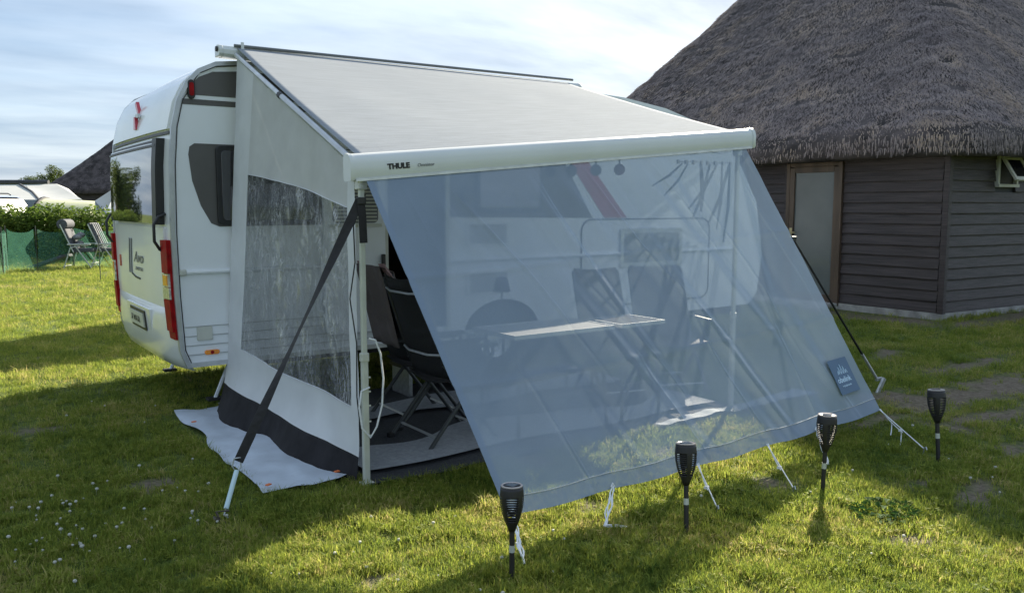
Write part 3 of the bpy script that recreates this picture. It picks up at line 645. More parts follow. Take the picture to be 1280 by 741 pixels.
# rafters and legs
for xx, zz in ((-.012, railz(0)), (3.085, railz(3.07))):
    a = Vector((xx, -.10, 2.655)); c = Vector((xx, AD + .03, zz + .085)); mid = a.lerp(c, .45)
    rf = MB().tube([a, mid], .017, 8).build('rafter', 'alu', aw, smooth=True)
    MB().tube([mid - (c - a) * .01, c], .0205, 8).build('rafter_sleeve', 'trim', rf, smooth=True)
    MB().tube([mid - (c - a) * .012, mid + (c - a) * .008], .0235, 8).build('joint', 'black', rf)
for xx in (0.0, 3.07):
    zt = railz(xx); lg = MB().box((xx, AD, zt / 2 + .35), (.030, .026, zt - .70)).build('leg', 'legp', aw, bevel=.005)
    MB().box((xx, AD, .36), (.037, .032, .72)).build('lower_tube', 'legp', lg, bevel=.006)
    MB().box((xx, AD, .725), (.046, .04, .05)).build('clamp', 'putty', lg, bevel=.006)
    MB().box((xx, AD - .002, .008), (.07, .06, .016)).build('foot', 'putty', lg, bevel=.004)
    MB().box((xx, AD + .002, zt - .02), (.055, .05, .07)).build('leg_bracket', 'alu', lg, bevel=.006)
for k, zz in enumerate((.28, .36, .45, .53, .61)): MB().tube([(.016, AD - .012, zz), (.028, AD - .012, zz)], .006, 6).build('stud', 'putty', aw)

# ------------------------------------------------------------------ side panels of the awning
def side_panel(sx, label, foilname='window_foil'):
    t = thing('side_panel', label, 'side panel', (0, 0, 0))
    X0 = -.022 if sx < 0 else 3.095
    zf = railz(0) + .075 if sx < 0 else railz(3.07) + .075
    def P(u, v):
        br = Vector((X0 - (.115 if sx < 0 else -.05), .02, 0)); bf = Vector((X0, AD + .035, 0)); tr = Vector((X0 + .02, -.11, 2.63)); tf = Vector((X0, AD + .035, zf))
        a = br.lerp(bf, u); b = tr.lerp(tf, u); p = a.lerp(b, v)
        w = math.sin(math.pi * min(1, max(0, u))) * math.sin(math.pi * min(1, max(0, v)))
        p.x += w * (.020 * math.sin(u * 9 + v * 3.2) + .036 * nz(u * 5 + 3, v * 2.2, sx) + .012 * abs(nz(u * 12 - v * 5, v * 3, 21))) + .05 * w * sx * .4 + .006 * nz(u * 14, v * 8, 3)
        # scalloped top edge under the rafter
        if v > .9: p.z -= .010 * abs(math.sin(u * 16)) * (v - .9) / .1
        if v < .16: p.x += sx * ((.16 - v) / .16) ** 1.5 * (.12 + .05 * math.sin(u * 11)) * (.35 + .65 * math.sin(math.pi * min(1, u * .9 + .12)))
        return tuple(p)
    ul = lambda v: lerp(.115, .185, v)
    ur = .955 if sx < 0 else .992
    vb = lambda u: lerp(.205, .235, u); vt = lambda u: lerp(.715, .855, u)
    def reg(u0, u1, v0, v1, nu, nv):
        b = MB()
        def fn(a, c):
            v_lo = v0(a) if callable(v0) else v0; v_hi = v1(a) if callable(v1) else v1
            vv = lerp(v_lo, v_hi, c); uu = lerp(u0(vv) if callable(u0) else u0, u1(vv) if callable(u1) else u1, a)
            return P(uu, vv)
        return b.grid(fn, nu, nv)
    VB = .205; SK = .085
    # map so that pieces share exact borders: strips by u; window between
    def rv(f):
        return lambda a: f(a)
    reg(0, ul, SK, 1, 6, 40).build('rear_strip', 'clothw', t, smooth=True, angle=180)
    reg(ur, 1, SK, 1, 3, 40).build('front_strip', 'clothw', t, smooth=True, angle=180)
    reg(ul, ur, vt, 1, 40, 12).build('top_cloth', 'cloth' if sx < 0 else 'cloth', t, smooth=True, angle=180)
    reg(ul, ur, SK, vb, 40, 8).build('bottom_band', 'clothw', t, smooth=True, angle=180)
    P0 = P
    def PF(u, v):
        p = Vector(P0(u, v)); e = min(1, min(u - .1, .955 - u, v - .2, .9 - v) * 14); e = max(0, e)
        for (a, b_, k, am) in ((.22, -.10, 34, .016), (.42, -.28, 26, .022), (.60, -.30, 40, .014), (.74, -.34, 30, .018), (.90, -.30, 44, .012)):
            q = (u - (a - b_ * (.8 - v))) * k; p.x += e * am * math.exp(-q * q) * (1 if v > .3 else .6)
        rid = abs(nz(u * 9 + v * 5, v * 5.5 - u * 2, 11)); p.x += e * .022 * (rid - .2); rid = abs(nz(u * 26 + v * 12, v * 17, 12)); p.x += e * .007 * rid * (1 + 2 * max(0, u - .45))
        return tuple(p)
    P = PF; w = reg(ul, ur, vb, vt, 150, 120); P = P0; w.build(foilname, 'foil', t, smooth=True, angle=180)
    eps = Vector((sx * .004, 0, 0)); seam = MB()
    lp_ = [P(lerp(ul(vt(0)), ur, k / 24), vt(k / 24)) for k in range(25)]; seam.ribbon([Vector(p) + eps for p in lp_], .010, .002, (1, 0, .01))
    lp_ = [P(lerp(ul(vb(0)), ur, k / 24), vb(k / 24)) for k in range(25)]; seam.ribbon([Vector(p) + eps for p in lp_], .010, .002, (1, 0, .01))
    lp_ = [P(ul(v_), v_) for v_ in [lerp(vb(0), vt(0), k / 24) for k in range(25)]]; seam.tube([Vector(p) + eps * .5 for p in lp_], .004, 5)
    seam.build('window_binding', 'clothw', t)
    reg(-.0, 1.0, -.0, SK, 40, 8).build('skirt', 'skirt', t, smooth=True, angle=180)
    return t
side_panel(-1, 'left side panel of the awning with crinkled clear window and black skirt')

# ------------------------------------------------------------------ sun screen hanging from the rail
sc = thing('sun_screen', 'semi-transparent blue grey mesh front screen staked out from the rail', 'sun screen', (0, 0, 0))
CR = [(.10, .30, 6), (.22, .46, 5), (.33, .50, 8), (.40, .64, 5), (.52, .70, 7), (.62, .86, 5), (.70, .80, 5), (.955, .72, 6), (.80, .90, 5)]
def SP(u, v):
    tx = lerp(0.005, 3.10, u); top = Vector((tx, AD - .045, railz(tx) + .004)); bot = Vector((lerp(.165, 3.42, u), lerp(-3.315, -3.185, u), lerp(.125, .135, u) - .02 * math.sin(math.pi * u) - .012 * math.sin(u * math.pi * 5) ** 2 + .01))
    p = top.lerp(bot, v); nrm = Vector((0, -.82, .5))
    h = -.035 * math.sin(math.pi * v) * math.sin(math.pi * u)
    for a, b_, w in CR:
        c = lerp(a, b_, v); d = (u - c) * 60 * w / 6
        h += .016 * math.exp(-d * d) * (.45 + .55 * math.sin(v * 5 + a * 20)) - .008 * math.exp(-(d - 2) ** 2)
    for a, b_, am in ((.05, .18, 7), (.15, .40, 9), (.27, .52, 6), (.36, .44, 8), (.47, .74, 9), (.56, .62, 6), (.66, .93, 8), (.76, .88, 7), (.86, .78, 7), (.93, .99, 5)):
        d = (u - lerp(a, b_, v) - .006 * math.sin(v * 9 + a * 30)) * 260; h += .001 * am * math.exp(-d * d) * (.5 + .5 * math.sin(v * 6 + a * 40))
    h += .010 * nz(u * 5, v * 3, 1) + .004 * nz(u * 16 + v * 7, v * 5, 2)
    for vv in (.33, .66): h += .006 * math.exp(-((v - vv) * 110) ** 2)
    return p + nrm * h * (min(1, v * 8))
scm = MB().grid(lambda u, v: SP(u, v * .958), 420, 110).build('mesh_cloth', 'screen', sc, smooth=True, angle=180)
MB().grid(lambda u, v: SP(u, .958 + v * .042), 180, 4).build('bottom_hem', 'screenhem', sc, smooth=True, angle=180)
MB().grid(lambda u, v: SP(u * .012, v * .958) + Vector((0, -.002, .001)), 3, 80).build('side_hem', 'screenhem', sc, smooth=True, angle=180)
MB().tube([SP(k / 90, .957) + Vector((0, -.003, .001)) for k in range(91)], .0028, 4).build('hem_stitching', 'screenink', sc)
# badge: blue square with three peaks and the maker's lettering
bd = thing('badge_anchor', '', 'x'); bpy.data.objects.remove(bd)
u0, u1, v0, v1 = .893, .965, .80, .925
O = SP(.893, .915); Ux = (SP(.965, .915) - O); Uy = (SP(.885, .80) - O)
ex = Ux.normalized(); ez = ex.cross(Uy).normalized(); ey = ez.cross(ex)
if ez.y > 0: ez = -ez; 
mb = Matrix((ex, ey, ex.cross(ey))).transposed().to_4x4(); mb.translation = O + Vector((0, -.012, .006))
bw, bh = Ux.length, Uy.length
bo = MB().box((bw / 2, bh / 2, 0), (bw, bh, .002)).build('badge', 'badge', sc); bo.matrix_local = mb
pk = MB()
for cx_, h_ in ((.38, .20), (.50, .27), (.62, .20), (.30, .10), (.72, .10)):
    pk.tube([(bw * (cx_ - .045), bh * .56, .0018), (bw * cx_, bh * (.56 + h_), .0018), (bw * (cx_ + .045), bh * .56, .0018)], .0028, 4)
pk.build('badge_peaks', 'badgeink', bo)
text('badge_lettering', 'obelink', bw * .235, 'badgeink', bo, (bw * .10, bh * .33, .0015), (0, 0, 0), bold=.0005)
text('badge_lettering', 'vrijetijdsmarkt', bw * .082, 'badgeink', bo, (bw * .22, bh * .20, .0015), (0, 0, 0))

# cords that stake the screen out
def sagpath(a, b, s, n=10):
    a, b = Vector(a), Vector(b); return [a.lerp(b, i / n) + Vector((0, 0, -s * math.sin(math.pi * i / n))) for i in range(n + 1)]
def hem(u): return SP(u, 1.0) + Vector((0, -.004, .012))
CG = 'white cords along the bottom hem'
def loops_down(top, ln, w, foot, label, seed):
    t = thing('hem_cord', label, 'cord', (0, 0, 0), group=CG); r = random.Random(seed)
    top, foot = Vector(top), Vector(foot)
    for k in range(4):
        dx1, dx2 = r.uniform(-w, w), r.uniform(-w, w); p = []
        for i in range(13):
            q = i / 12; c = top.lerp(foot, q); c.x += (dx1 + (dx2 - dx1) * q) * math.sin(math.pi * q) + .006 * math.sin(q * 14 + k); c.y += r.uniform(-.004, .004); p.append(c)
        MB().tube(p, .0036, 5).build('strand', 'cord', t, smooth=True)
    MB().tube([top + Vector((-.010, 0, .0)), top + Vector((0, 0, .018)), top + Vector((.010, 0, 0))], .005, 5).build('knot', 'cord', t)
    return t
def staked(u, foot, label, seed, ends=0):
    t = thing('hem_cord', label, 'cord', (0, 0, 0), group=CG); a = hem(u); f_ = Vector(foot)
    MB().tube(sagpath(a, f_ + Vector((0, 0, .03)), .0), .0038, 5).build('strand', 'cord', t, smooth=True)
    MB().tube(sagpath(a + Vector((.012, 0, 0)), a.lerp(f_, .55), .01), .0036, 5).build('strand', 'cord', t, smooth=True)
    MB().box(tuple(a.lerp(f_, .5)), (.03, .012, .012)).build('slider', 'cord', t)
    d = (f_ - a); d.z = 0; d.normalize()
    MB().tube([f_ + Vector((0, 0, -.06)) - d * .02, f_ + Vector((0, 0, .035)) + d * .004, f_ + Vector((0, 0, .045)) + d * .02, f_ + Vector((0, 0, .03)) + d * .03], .0042, 6).build('ground_peg', 'steel', t, smooth=True)
    for k in range(ends):
        s_ = a.lerp(f_, .28 + .22 * k); MB().tube([s_, s_ + Vector((.012, .0, -.03)), s_ + Vector((-.01, -.012, -.07)), s_ + Vector((-.03, -.02, -.09))], .0035, 5).build('loose_end', 'cord', t, smooth=True)
    return t
h0 = hem(.008); loops_down(h0, .2, .012, (.085, -3.55, .01), 'white cord bundle hanging at the left hem corner behind the nearest torch', 1)
h1 = hem(.205); t = loops_down(h1, .2, .018, (.66, -3.43, .012), 'loose white cord loops trailing on grass between the two nearest torches', 2)
MB().tube([(.66, -3.43, .012), (.69, -3.47, .014), (.74, -3.50, .014), (.71, -3.475, .02), (.66, -3.44, .02)], .0045, 5).build('trailing_loop', 'cord', t, smooth=True)
staked(.405, (1.27, -3.60, 0), 'white cord staked out just right of the second torch from the left', 3)
staked(.60, (1.84, -3.64, 0), 'taut white cord pegged halfway between the second and third torches', 4)
h4 = hem(.762); loops_down(h4, .2, .016, (2.42, -3.46, .01), 'white cord bundle hanging beside the third torch from the left', 5)
staked(.992, (3.15, -3.65, 0), 'white cord with two loose ends pegged at the right hem corner', 6, 2)

# ------------------------------------------------------------------ storm straps
st = thing('storm_strap', 'black webbing storm strap with pale blue spring sleeve on the left', 'strap', (0, 0, 0), group='storm straps')
T0 = Vector((-.03, AD - .06, 1.60)); B0 = Vector((-.705, -2.135, .25))
pts = [T0.lerp(B0, k / 24) for k in range(25)]; tw = MB()
v = []; f = []
for k, p in enumerate(pts):
    q = k / 24; ang = R(20 + 75 * math.sin(q * math.pi) ** 2 * (1 if q < .5 else 1)); d = (B0 - T0).normalized(); s0 = d.cross(Vector((0, 1, 0))).normalized(); s1 = d.cross(s0)
    sd_ = s0 * math.cos(ang) + s1 * math.sin(ang); w_ = .024
    v += [p - sd_ * w_ - s1 * .0012, p + sd_ * w_ - s1 * .0012, p + sd_ * w_ + s1 * .0012, p - sd_ * w_ + s1 * .0012]
for k in range(24):
    for j in range(4): f.append((k * 4 + j, k * 4 + (j + 1) % 4, (k + 1) * 4 + (j + 1) % 4, (k + 1) * 4 + j))
tw.add(v, f).build('webbing', 'strap', st)
MB().ribbon([(-.035, AD - .065, 1.60), (-.028, AD - .07, 1.50), (-.024, AD - .07, 1.36)], .045, .004, (1, 0, 0)).build('strap_tail', 'strap', st)
MB().box((-.03, AD - .06, 1.585), (.05, .03, .04)).build('buckle', 'black', st, bevel=.005)
MB().tube([B0 + Vector((-.02, 0, .02)), B0 + Vector((-.032, 0, -.02)), B0 + Vector((-.012, 0, -.055)), B0 + Vector((.012, 0, -.03)), B0 + Vector((.012, 0, .02)), B0 + Vector((-.02, 0, .02))], .004, 6).build('ring', 'steel', st, smooth=True)
E0 = Vector((-.80, -2.22, .045)); MB().tube([B0 + Vector((-.01, 0, -.045)), E0], .0125, 10).build('spring_sleeve', 'spring', st, smooth=True)
MB().tube([E0, E0 + Vector((-.02, -.03, -.02)), E0 + Vector((-.005, -.05, -.03))], .004, 6).build('hook', 'steel', st)
MB().box((-.845, -2.275, .01), (.07, .035, .012), Matrix.Rotation(R(35), 3, 'Y')).build('ground_peg', 'rust', st)
MB().tube([(-.83, -2.29, -.05), (-.86, -2.26, .055), (-.80, -2.27, .05)], .007, 6).build('peg_hook', 'rust', st)
st2 = thing('storm_strap', 'thin cord and black storm strap running to the right towards the hut', 'strap', (0, 0, 0), group='storm straps')
T1 = Vector((3.10, AD - .03, 1.93)); B1 = Vector((4.66, -2.42, .06))
MB().tube([T1, T1.lerp(B1, .34)], .004, 5).build('cord', 'greycord', st2)
MB().ribbon([T1.lerp(B1, .33), T1.lerp(B1, .6), T1.lerp(B1, .86)], [.012, .016, .02], .008, (0, 1, 0)).build('webbing', 'strap', st2)
MB().box(tuple(T1.lerp(B1, .335)), (.05, .03, .035)).build('buckle', 'black', st2, bevel=.004)
MB().tube([T1.lerp(B1, .86), T1.lerp(B1, .985)], .012, 8).build('tension_sleeve', 'steel', st2)
MB().box(tuple(T1.lerp(B1, .99) + Vector((.01, 0, .01))), (.07, .025, .03)).build('lever', 'steel', st2, bevel=.004)
MB().box((4.61, -2.46, .02), (.035, .02, .20), Matrix.Rotation(R(38), 3, 'Y')).build('ground_peg', 'steel', st2)
# black feed cable and white cable at the left leg
tag(MB().tube([(.02, AD - .01, 1.62), (-.035, AD + .03, 1.45), (-.03, AD + .03, 1.25), (-.06, AD + .04, 1.05), (-.03, AD + .03, .8), (-.035, AD + .03, .5), (-.02, AD + .03, .35)], .004, 5).build('black_cable', 'strap', None, smooth=True), 'thin black cable hanging down beside the left awning leg', 'cable')
tag(MB().tube([(.02, AD - .02, .83), (.055, AD - .03, .82), (.085, AD - .03, .74), (.10, AD - .03, .60), (.09, AD - .03, .45), (.055, AD - .03, .33), (.02, AD - .02, .27), (-.03, AD - .02, .33), (-.045, AD - .02, .45), (-.03, AD - .02, .54), (.02, AD - .02, .555)], .0055, 6).build('white_cable', 'cord', None, smooth=True), 'white cable looped round the left awning leg', 'cable')

# ------------------------------------------------------------------ groundsheets
def sheet(name, corners, z, m, wob, label, cat, nu=24, nv=24, edge=.02, parent=None):
    c = [Vector(q) for q in corners]
    def fn(u, v):
        p = c[0].lerp(c[1], u).lerp(c[3].lerp(c[2], u), v)
        e = edge
        p.x += e * nz(p.x * 3, p.y * 3, 5); p.y += e * nz(p.x * 3, p.y * 3, 8)
        p.z = gh(p.x, p.y) + z + wob * (.5 + nz(p.x * 4, p.y * 3.2, 1.5)) + wob * .35 * nz(p.x * 12, p.y * 9, 2.5)
        return tuple(p)
    o = MB().grid(fn, nu, nv).build(name, m, parent, smooth=True, angle=180)
    return tag(o, label, cat) if label else o
tarp = sheet('grey_tarp', [(-.46, .20, 0), (-.04, .22, 0), (.0, -2.0, 0), (-.555, -2.05, 0)], .018, 'tarp', .022, 'pale grey tarp spread on the grass outside the left panel', 'tarp', 16, 40, .045)
for x, y in ((-.50, -1.98), (-.10, -1.98), (-.09, .18), (-.47, -.35)):
    MB().box((x, y, .045), (.03, .02, .006), Matrix.Rotation(R(rnd.uniform(0, 90)), 3, 'Z')).build('corner_tab', 'tarpedge', tarp)
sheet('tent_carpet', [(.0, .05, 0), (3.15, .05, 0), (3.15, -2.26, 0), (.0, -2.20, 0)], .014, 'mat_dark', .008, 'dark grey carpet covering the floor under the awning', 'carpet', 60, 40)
def wavy():
    b = MB(); top = []; bot = []
    for k in range(61):
        x = .06 + 3.0 * k / 60
        top.append((x, -1.52 - .10 * math.sin(x * 3.1 + .6) + .05 * math.sin(x * 7) - .08 * (x > 1.4) * min(1, x - 1.4), .034 + .003 * math.sin(x * 9))); bot.append((x, -2.03 - .03 * math.sin(x * 4), .034))
    n = len(top); b.add(top + bot, [(k, k + 1, n + k + 1, n + k) for k in range(n - 1)]); return b
tag(wavy().build('light_mat', 'mat_light', None, smooth=True), 'light grey wavy-edged mat on top of the dark carpet', 'mat')
def wavy2():
    b = MB(); top = []; bot = []
    for k in range(41):
        x = .06 + 3.0 * k / 40
        top.append((x, -.55 + .06 * math.sin(x * 4 + 2), .032)); bot.append((x, -.95 - .05 * math.sin(x * 5), .032))
    n = len(top); b.add(top + bot, [(k, k + 1, n + k + 1, n + k) for k in range(n - 1)]); return b
tag(wavy2().build('light_mat', 'mat_light', None, smooth=True), 'second light grey mat deeper under the awning near the caravan', 'mat')
sheet('mud_flap', [(2.2, -2.22, 0), (3.95, -2.10, 0), (4.05, -2.27, 0), (2.2, -2.30, 0)], .03, 'bluegrey', .025, 'shiny grey mud flap lying along the front of the carpet', 'mud flap', 60, 6, .03)

# ------------------------------------------------------------------ camping furniture
def chair(label, loc, rz, textile='textile', group='high-backed camping chairs', wide=.50):
    t = thing('camping_chair', label, 'chair', loc, rz, group); w = wide / 2
    # local: faces -y
    for s_ in (-1, 1):
        x = s_ * w
        MB().tube([(x, .30, .0), (x, -.20, .60)], .014, 8).build('leg', 'frame', t, smooth=True)
        MB().tube([(x * .93, -.26, .0), (x * .93, .16, .55)], .014, 8).build('leg', 'frame', t, smooth=True)
        MB().tube([(x, .10, .42), (x, .20, .70), (x, .32, 1.06), (x * .96, .33, 1.09)], .0135, 8).build('back_upright', 'frame', t, smooth=True)
        ar = MB().box((x, -.02, .655), (.045, .42, .025)).build('armrest', 'black', t, bevel=.008)
        MB().tube([(x, -.20, .60), (x, -.20, .645)], .012, 6).build('arm_post', 'frame', ar)
        MB().box((x, .30, .015), (.04, .045, .03)).build('foot', 'rubber', t, bevel=.006); MB().box((x * .93, -.26, .015), (.04, .045, .03)).build('foot', 'rubber', t, bevel=.006)
    def back(u, v):
        z = lerp(.46, 1.115, v); y = lerp(.125, .335, v) + .035 * math.sin(math.pi * u); return (lerp(-w * .95, w * .95, u), y, z - .02 * math.sin(math.pi * u) * (v > .97))
    MB().grid(back, 8, 12).build('backrest', textile, t, smooth=True, solid=.008, angle=180)
    def seat(u, v): return (lerp(-w * .95, w * .95, u), lerp(-.24, .16, v), .465 - .03 * math.sin(math.pi * u) - .02 * v)
    MB().grid(seat, 8, 8).build('seat', textile, t, smooth=True, solid=.008, angle=180)
    for z, y in ((1.02, .315), (.62, .185)): MB().tube([(-w, y, z), (-w * .5, y + .035, z - .01), (w * .5, y + .035, z - .01), (w, y, z)], .009, 6).build('cross_tube', 'trim', t, smooth=True)
    MB().tube([(-w, .22, .09), (w, .22, .09)], .009, 6).build('floor_bar', 'trim', t); MB().tube([(-w * .93, -.2, .08), (w * .93, -.2, .08)], .009, 6).build('floor_bar', 'trim', t)
    return t
chair('black folding chair nearest the left awning leg, seen past the mesh edge', (.86, -1.61, .0), R(90))
chair('black folding chair draped with a towel, behind the nearest chair', (.98, -1.02, .0), R(88))
chair('left of the two taupe high-backed chairs behind the table', (2.62, -1.30, .0), R(-14), 'textile2', wide=.42).scale = (1, 1, .93)
chair('right of the two taupe high-backed chairs behind the table', (3.22, -1.36, .0), R(-20), 'textile2', wide=.50).scale = (1, 1, .93)
tw_ = thing('towel', 'taupe towel draped over the second black chair behind the awning leg', 'towel', (.98, -1.02, .0), R(88))
def towel(u, v):
    x = lerp(-.22, .18, u); q = v * 1.0
    if q < .5: y = .355 + .02 * math.sin(u * 9) - (.5 - q) * .28; z = 1.15 - (.5 - q) * 1.0
    else: y = .375 + .012 * math.sin(u * 7) + (q - .5) * -.18; z = 1.15 - (q - .5) * 1.15
    if q >= .5: y = .365 - .30 * (q - .5) + .05
    else: y = .335 - .30 * (.5 - q) - .015
    return (x + .01 * math.sin(v * 8), y + .008 * math.sin(u * 14), z)
MB().grid(towel, 14, 24).build('towel_cloth', 'towel', tw_, smooth=True, solid=.006, angle=180)
pk_ = thing('pink_cloth', 'small dusty pink cloth hung over the towelled chair back', 'cloth', (.98, -1.02, .0), R(88))
MB().grid(lambda u, v: (lerp(-.26, -.16, u), .385 + .014 * math.sin(u * 9 + v * 4) - .06 * v, lerp(1.165, 1.06, v)), 6, 6).build('cloth_fold', 'pink', pk_, smooth=True, solid=.006)
MB().grid(lambda u, v: (lerp(.12, .20, u), .39 + .012 * math.sin(u * 9 + v * 4) - .06 * v, lerp(1.165, 1.08, v)), 6, 6).build('cloth_fold', 'pink', pk_, smooth=True, solid=.006)
def table(label, x0, y0, x1, y1, z, top, cat='table'):
    t = thing('camping_table', label, cat, ((x0 + x1) / 2, (y0 + y1) / 2, .03)); hx, hy = (x1 - x0) / 2, (y1 - y0) / 2
    MB().box((0, 0, z), (2 * hx, 2 * hy, .02)).build('tabletop', top, t, bevel=.004)
    rim = MB()
    for c, d in (((0, hy + .006, z), (2 * hx + .024, .012, .028)), ((0, -hy - .006, z), (2 * hx + .024, .012, .028)), ((hx + .006, 0, z), (.012, 2 * hy, .028)), ((-hx - .006, 0, z), (.012, 2 * hy, .028))):
        MB().box(c, d).build('edge_rim', 'alu', t)
    for sx_ in (-1, 1):
        for sy_ in (-1, 1): MB().tube([(sx_ * hx * .85, sy_ * hy * .8, z - .01), (sx_ * hx * .92, sy_ * hy * .95, 0)], .012, 8).build('leg', 'frame', t, smooth=True)
    MB().tube([(-hx * .9, -hy * .88, .26), (hx * .9, -hy * .88, .26)], .007, 6).build('stretcher', 'frame', t)
    return t
table('pale folding table between the chairs under the awning', 1.10, -2.06, 1.93, -1.58, .69, 'tabletop')
table('small dark side table with shining metal rim right of the pale table', 2.02, -2.06, 2.42, -1.70, .69, 'darktop')
table('low dark stool table carrying the lamp beside the caravan', 1.62, -.95, 2.02, -.60, .50, 'darktop')
lp = thing('table_lamp', 'small dark table lamp with conical shade by the caravan wall', 'lamp', (1.86, -.80, .54))
MB().lathe([(0, .012), (.05, .01), (.055, 0)], n=16).build('base', 'torch', lp); MB().tube([(0, 0, .01), (0, 0, .36)], .007, 8).build('stem', 'torch', lp)
MB().lathe([(.045, .44), (.07, .33)], n=20).build('lamp_shade', 'shade', lp, smooth=True, solid=.003)
# round lanterns and an airer whose dark strips stand in for shadow streaks under the front rail
LG = 'small round lanterns strung under the front rail'
for k, (x, m_, nm) in enumerate(((1.50, 'darkball', 'first dark lantern from the left on the string under the rail'), (1.68, 'darkball', 'second dark lantern on the string, left of the red stripe'), (1.90, 'darkball', 'third dark lantern, just right of the red stripe'), (2.12, 'redball', 'dark red lantern at the right end of the lantern string'))):
    t = thing('lantern', nm, 'lantern', (x, -1.9, 1.785 + .01 * k), group=LG)
    MB().lathe([(.008, .040), (.022, .034), (.036, .018), (.040, 0), (.036, -.018), (.022, -.034), (.008, -.040)], n=16).build('globe', m_, t, smooth=True)
    MB().tube([(0, 0, .04), (0, 0, .075)], .006, 6).build('cap', 'torch', t)
tag(MB().tube([(1.2, -1.9, 1.90)] + [(1.2 + .11 * k, -1.9, 1.865 + .01 * math.sin(k * 2) + .006 * k) for k in range(1, 20)], .003, 4).build('lantern_string', 'strap', None), 'thin black string the round lanterns hang from', 'string')
ai = thing('wire_airer', 'wire airer with clips and dark strips standing in for shadow streaks beside the right leg', 'airer', (0, 0, 0))
for xa, xb in ((2.68, 2.93), (3.0, 3.26)):
    MB().tube([(xa, -1.93, 1.885), (xb, -1.93, 1.895)], .004, 5).build('wire', 'steel', ai)
    for k in range(4):
        x = lerp(xa, xb, k / 3); MB().box((x, -1.93, 1.885), (.018, .016, .03)).build('clip', 'steel', ai)
for (x, dx_, ln, w_) in ((2.72, -.30, .17, .02), (2.78, -.24, .24, .02), (2.92, .02, .36, .05), (3.02, -.18, .42, .035), (3.10, -.30, .34, .03), (3.16, -.04, .5, .03), (3.24, -.22, .46, .04), (3.25, -.05, .60, .03)):
    MB().ribbon([(x, -1.935, 1.875), (x + dx_ * .5, -1.95, 1.875 - ln * .55), (x + dx_, -1.93, 1.875 - ln)], [w_ * .5, w_, w_ * .4], .004, (1, 0, .2)).build('shadow_strip', 'bluegrey', ai)

# ------------------------------------------------------------------ solar garden torches
def torch():
    t = thing('solar_torch', '', 'garden torch', (0, 0, 0), group='black solar torches in a row in front of the screen')
    prof = [(.0135, .225), (.020, .245), (.030, .268)] + [(float(np.interp(z, [.268, .30, .335, .37, .40], [.030, .0405, .0475, .0500, .0490])), z) for z in np.linspace(.272, .378, 23)] + [(.0475, .400), (.0455, .415)]
    def skip(i, k): return 3 <= i <= 24 and i % 2 == 1 and (k % 9) in (1, 2, 3, 4, 5, 6)
    MB().lathe(prof, n=36, skip=skip).build('slotted_head', 'torch', t, smooth=True, solid=.002, angle=40)
    MB().lathe([(.0455, .4145), (.0465, .419), (.043, .4215), (.037, .419)], n=32).build('rim', 'torchrim', t, smooth=True)
    MB().lathe([(.037, .4185), (0, .4175)], n=24).build('top_disc', 'torch', t); MB().box((0, 0, .4195), (.046, .046, .003)).build('solar_panel', 'solar', t)
    MB().tube([(0, 0, -.05), (0, 0, .235)], .0115, 12).build('pole', 'torch', t, smooth=True)
    MB().tube([(0, 0, .135), (0, 0, .165)], .0122, 12).build('reflective_band', 'tape', t, smooth=True)
    return t
tr = torch(); bpy.context.view_layer.update(); index(tr)
TS = [((-.034, -3.631, 0), (R(-2), R(2.5), .3), 'nearest black solar torch, standing at the left hem corner', 1.0),
      ((.963, -3.680, 0), (R(2), R(8), 1.2), 'second black solar torch from the left, tilted to the right', 1.04),
      ((1.992, -3.718, 0), (R(2.5), R(-1), 2.1), 'third black solar torch casting its shadow on sunny grass', 1.05),
      ((3.093, -3.775, 0), (R(-3), R(6), .7), 'rightmost black solar torch beside the bare earth', 1.06)]
for k, (lc, rt_, lb, s_) in enumerate(TS):
    o = tr if k == 0 else dup(tr, lc, (0, 0, 0), lb)
    o['label'] = lb; o.location = (lc[0], lc[1], gh(lc[0], lc[1])); o.scale = (s_,) * 3
    o.rotation_euler = rt_

# broad-leaved weed in the sunny lawn
wd = MB(); r = random.Random(5)
for k in range(95):
    a = r.uniform(0, 6.28); d = .16 * math.sqrt(r.random()); x, y = 1.95 + d * math.cos(a) * 1.15, -4.10 + d * math.sin(a) * .8; L_ = r.uniform(.03, .06); z = .012 + .04 * r.random() * (1 - d / .2)
    la = a + r.uniform(-.6, .6); c, s_ = math.cos(la), math.sin(la); w_ = L_ * .32
    wd.add([(x, y, z), (x + c * L_ * .5 - s_ * w_, y + s_ * L_ * .5 + c * w_, z + .014), (x + c * L_, y + s_ * L_, z + .004), (x + c * L_ * .5 + s_ * w_, y + s_ * L_ * .5 - c * w_, z + .014)], [(0, 1, 2), (0, 2, 3)])
tag(wd.build('lawn_weed', 'weed', None, recalc=False), 'dark green broad-leaved weed patch in the sunny grass at lower right', 'weed')

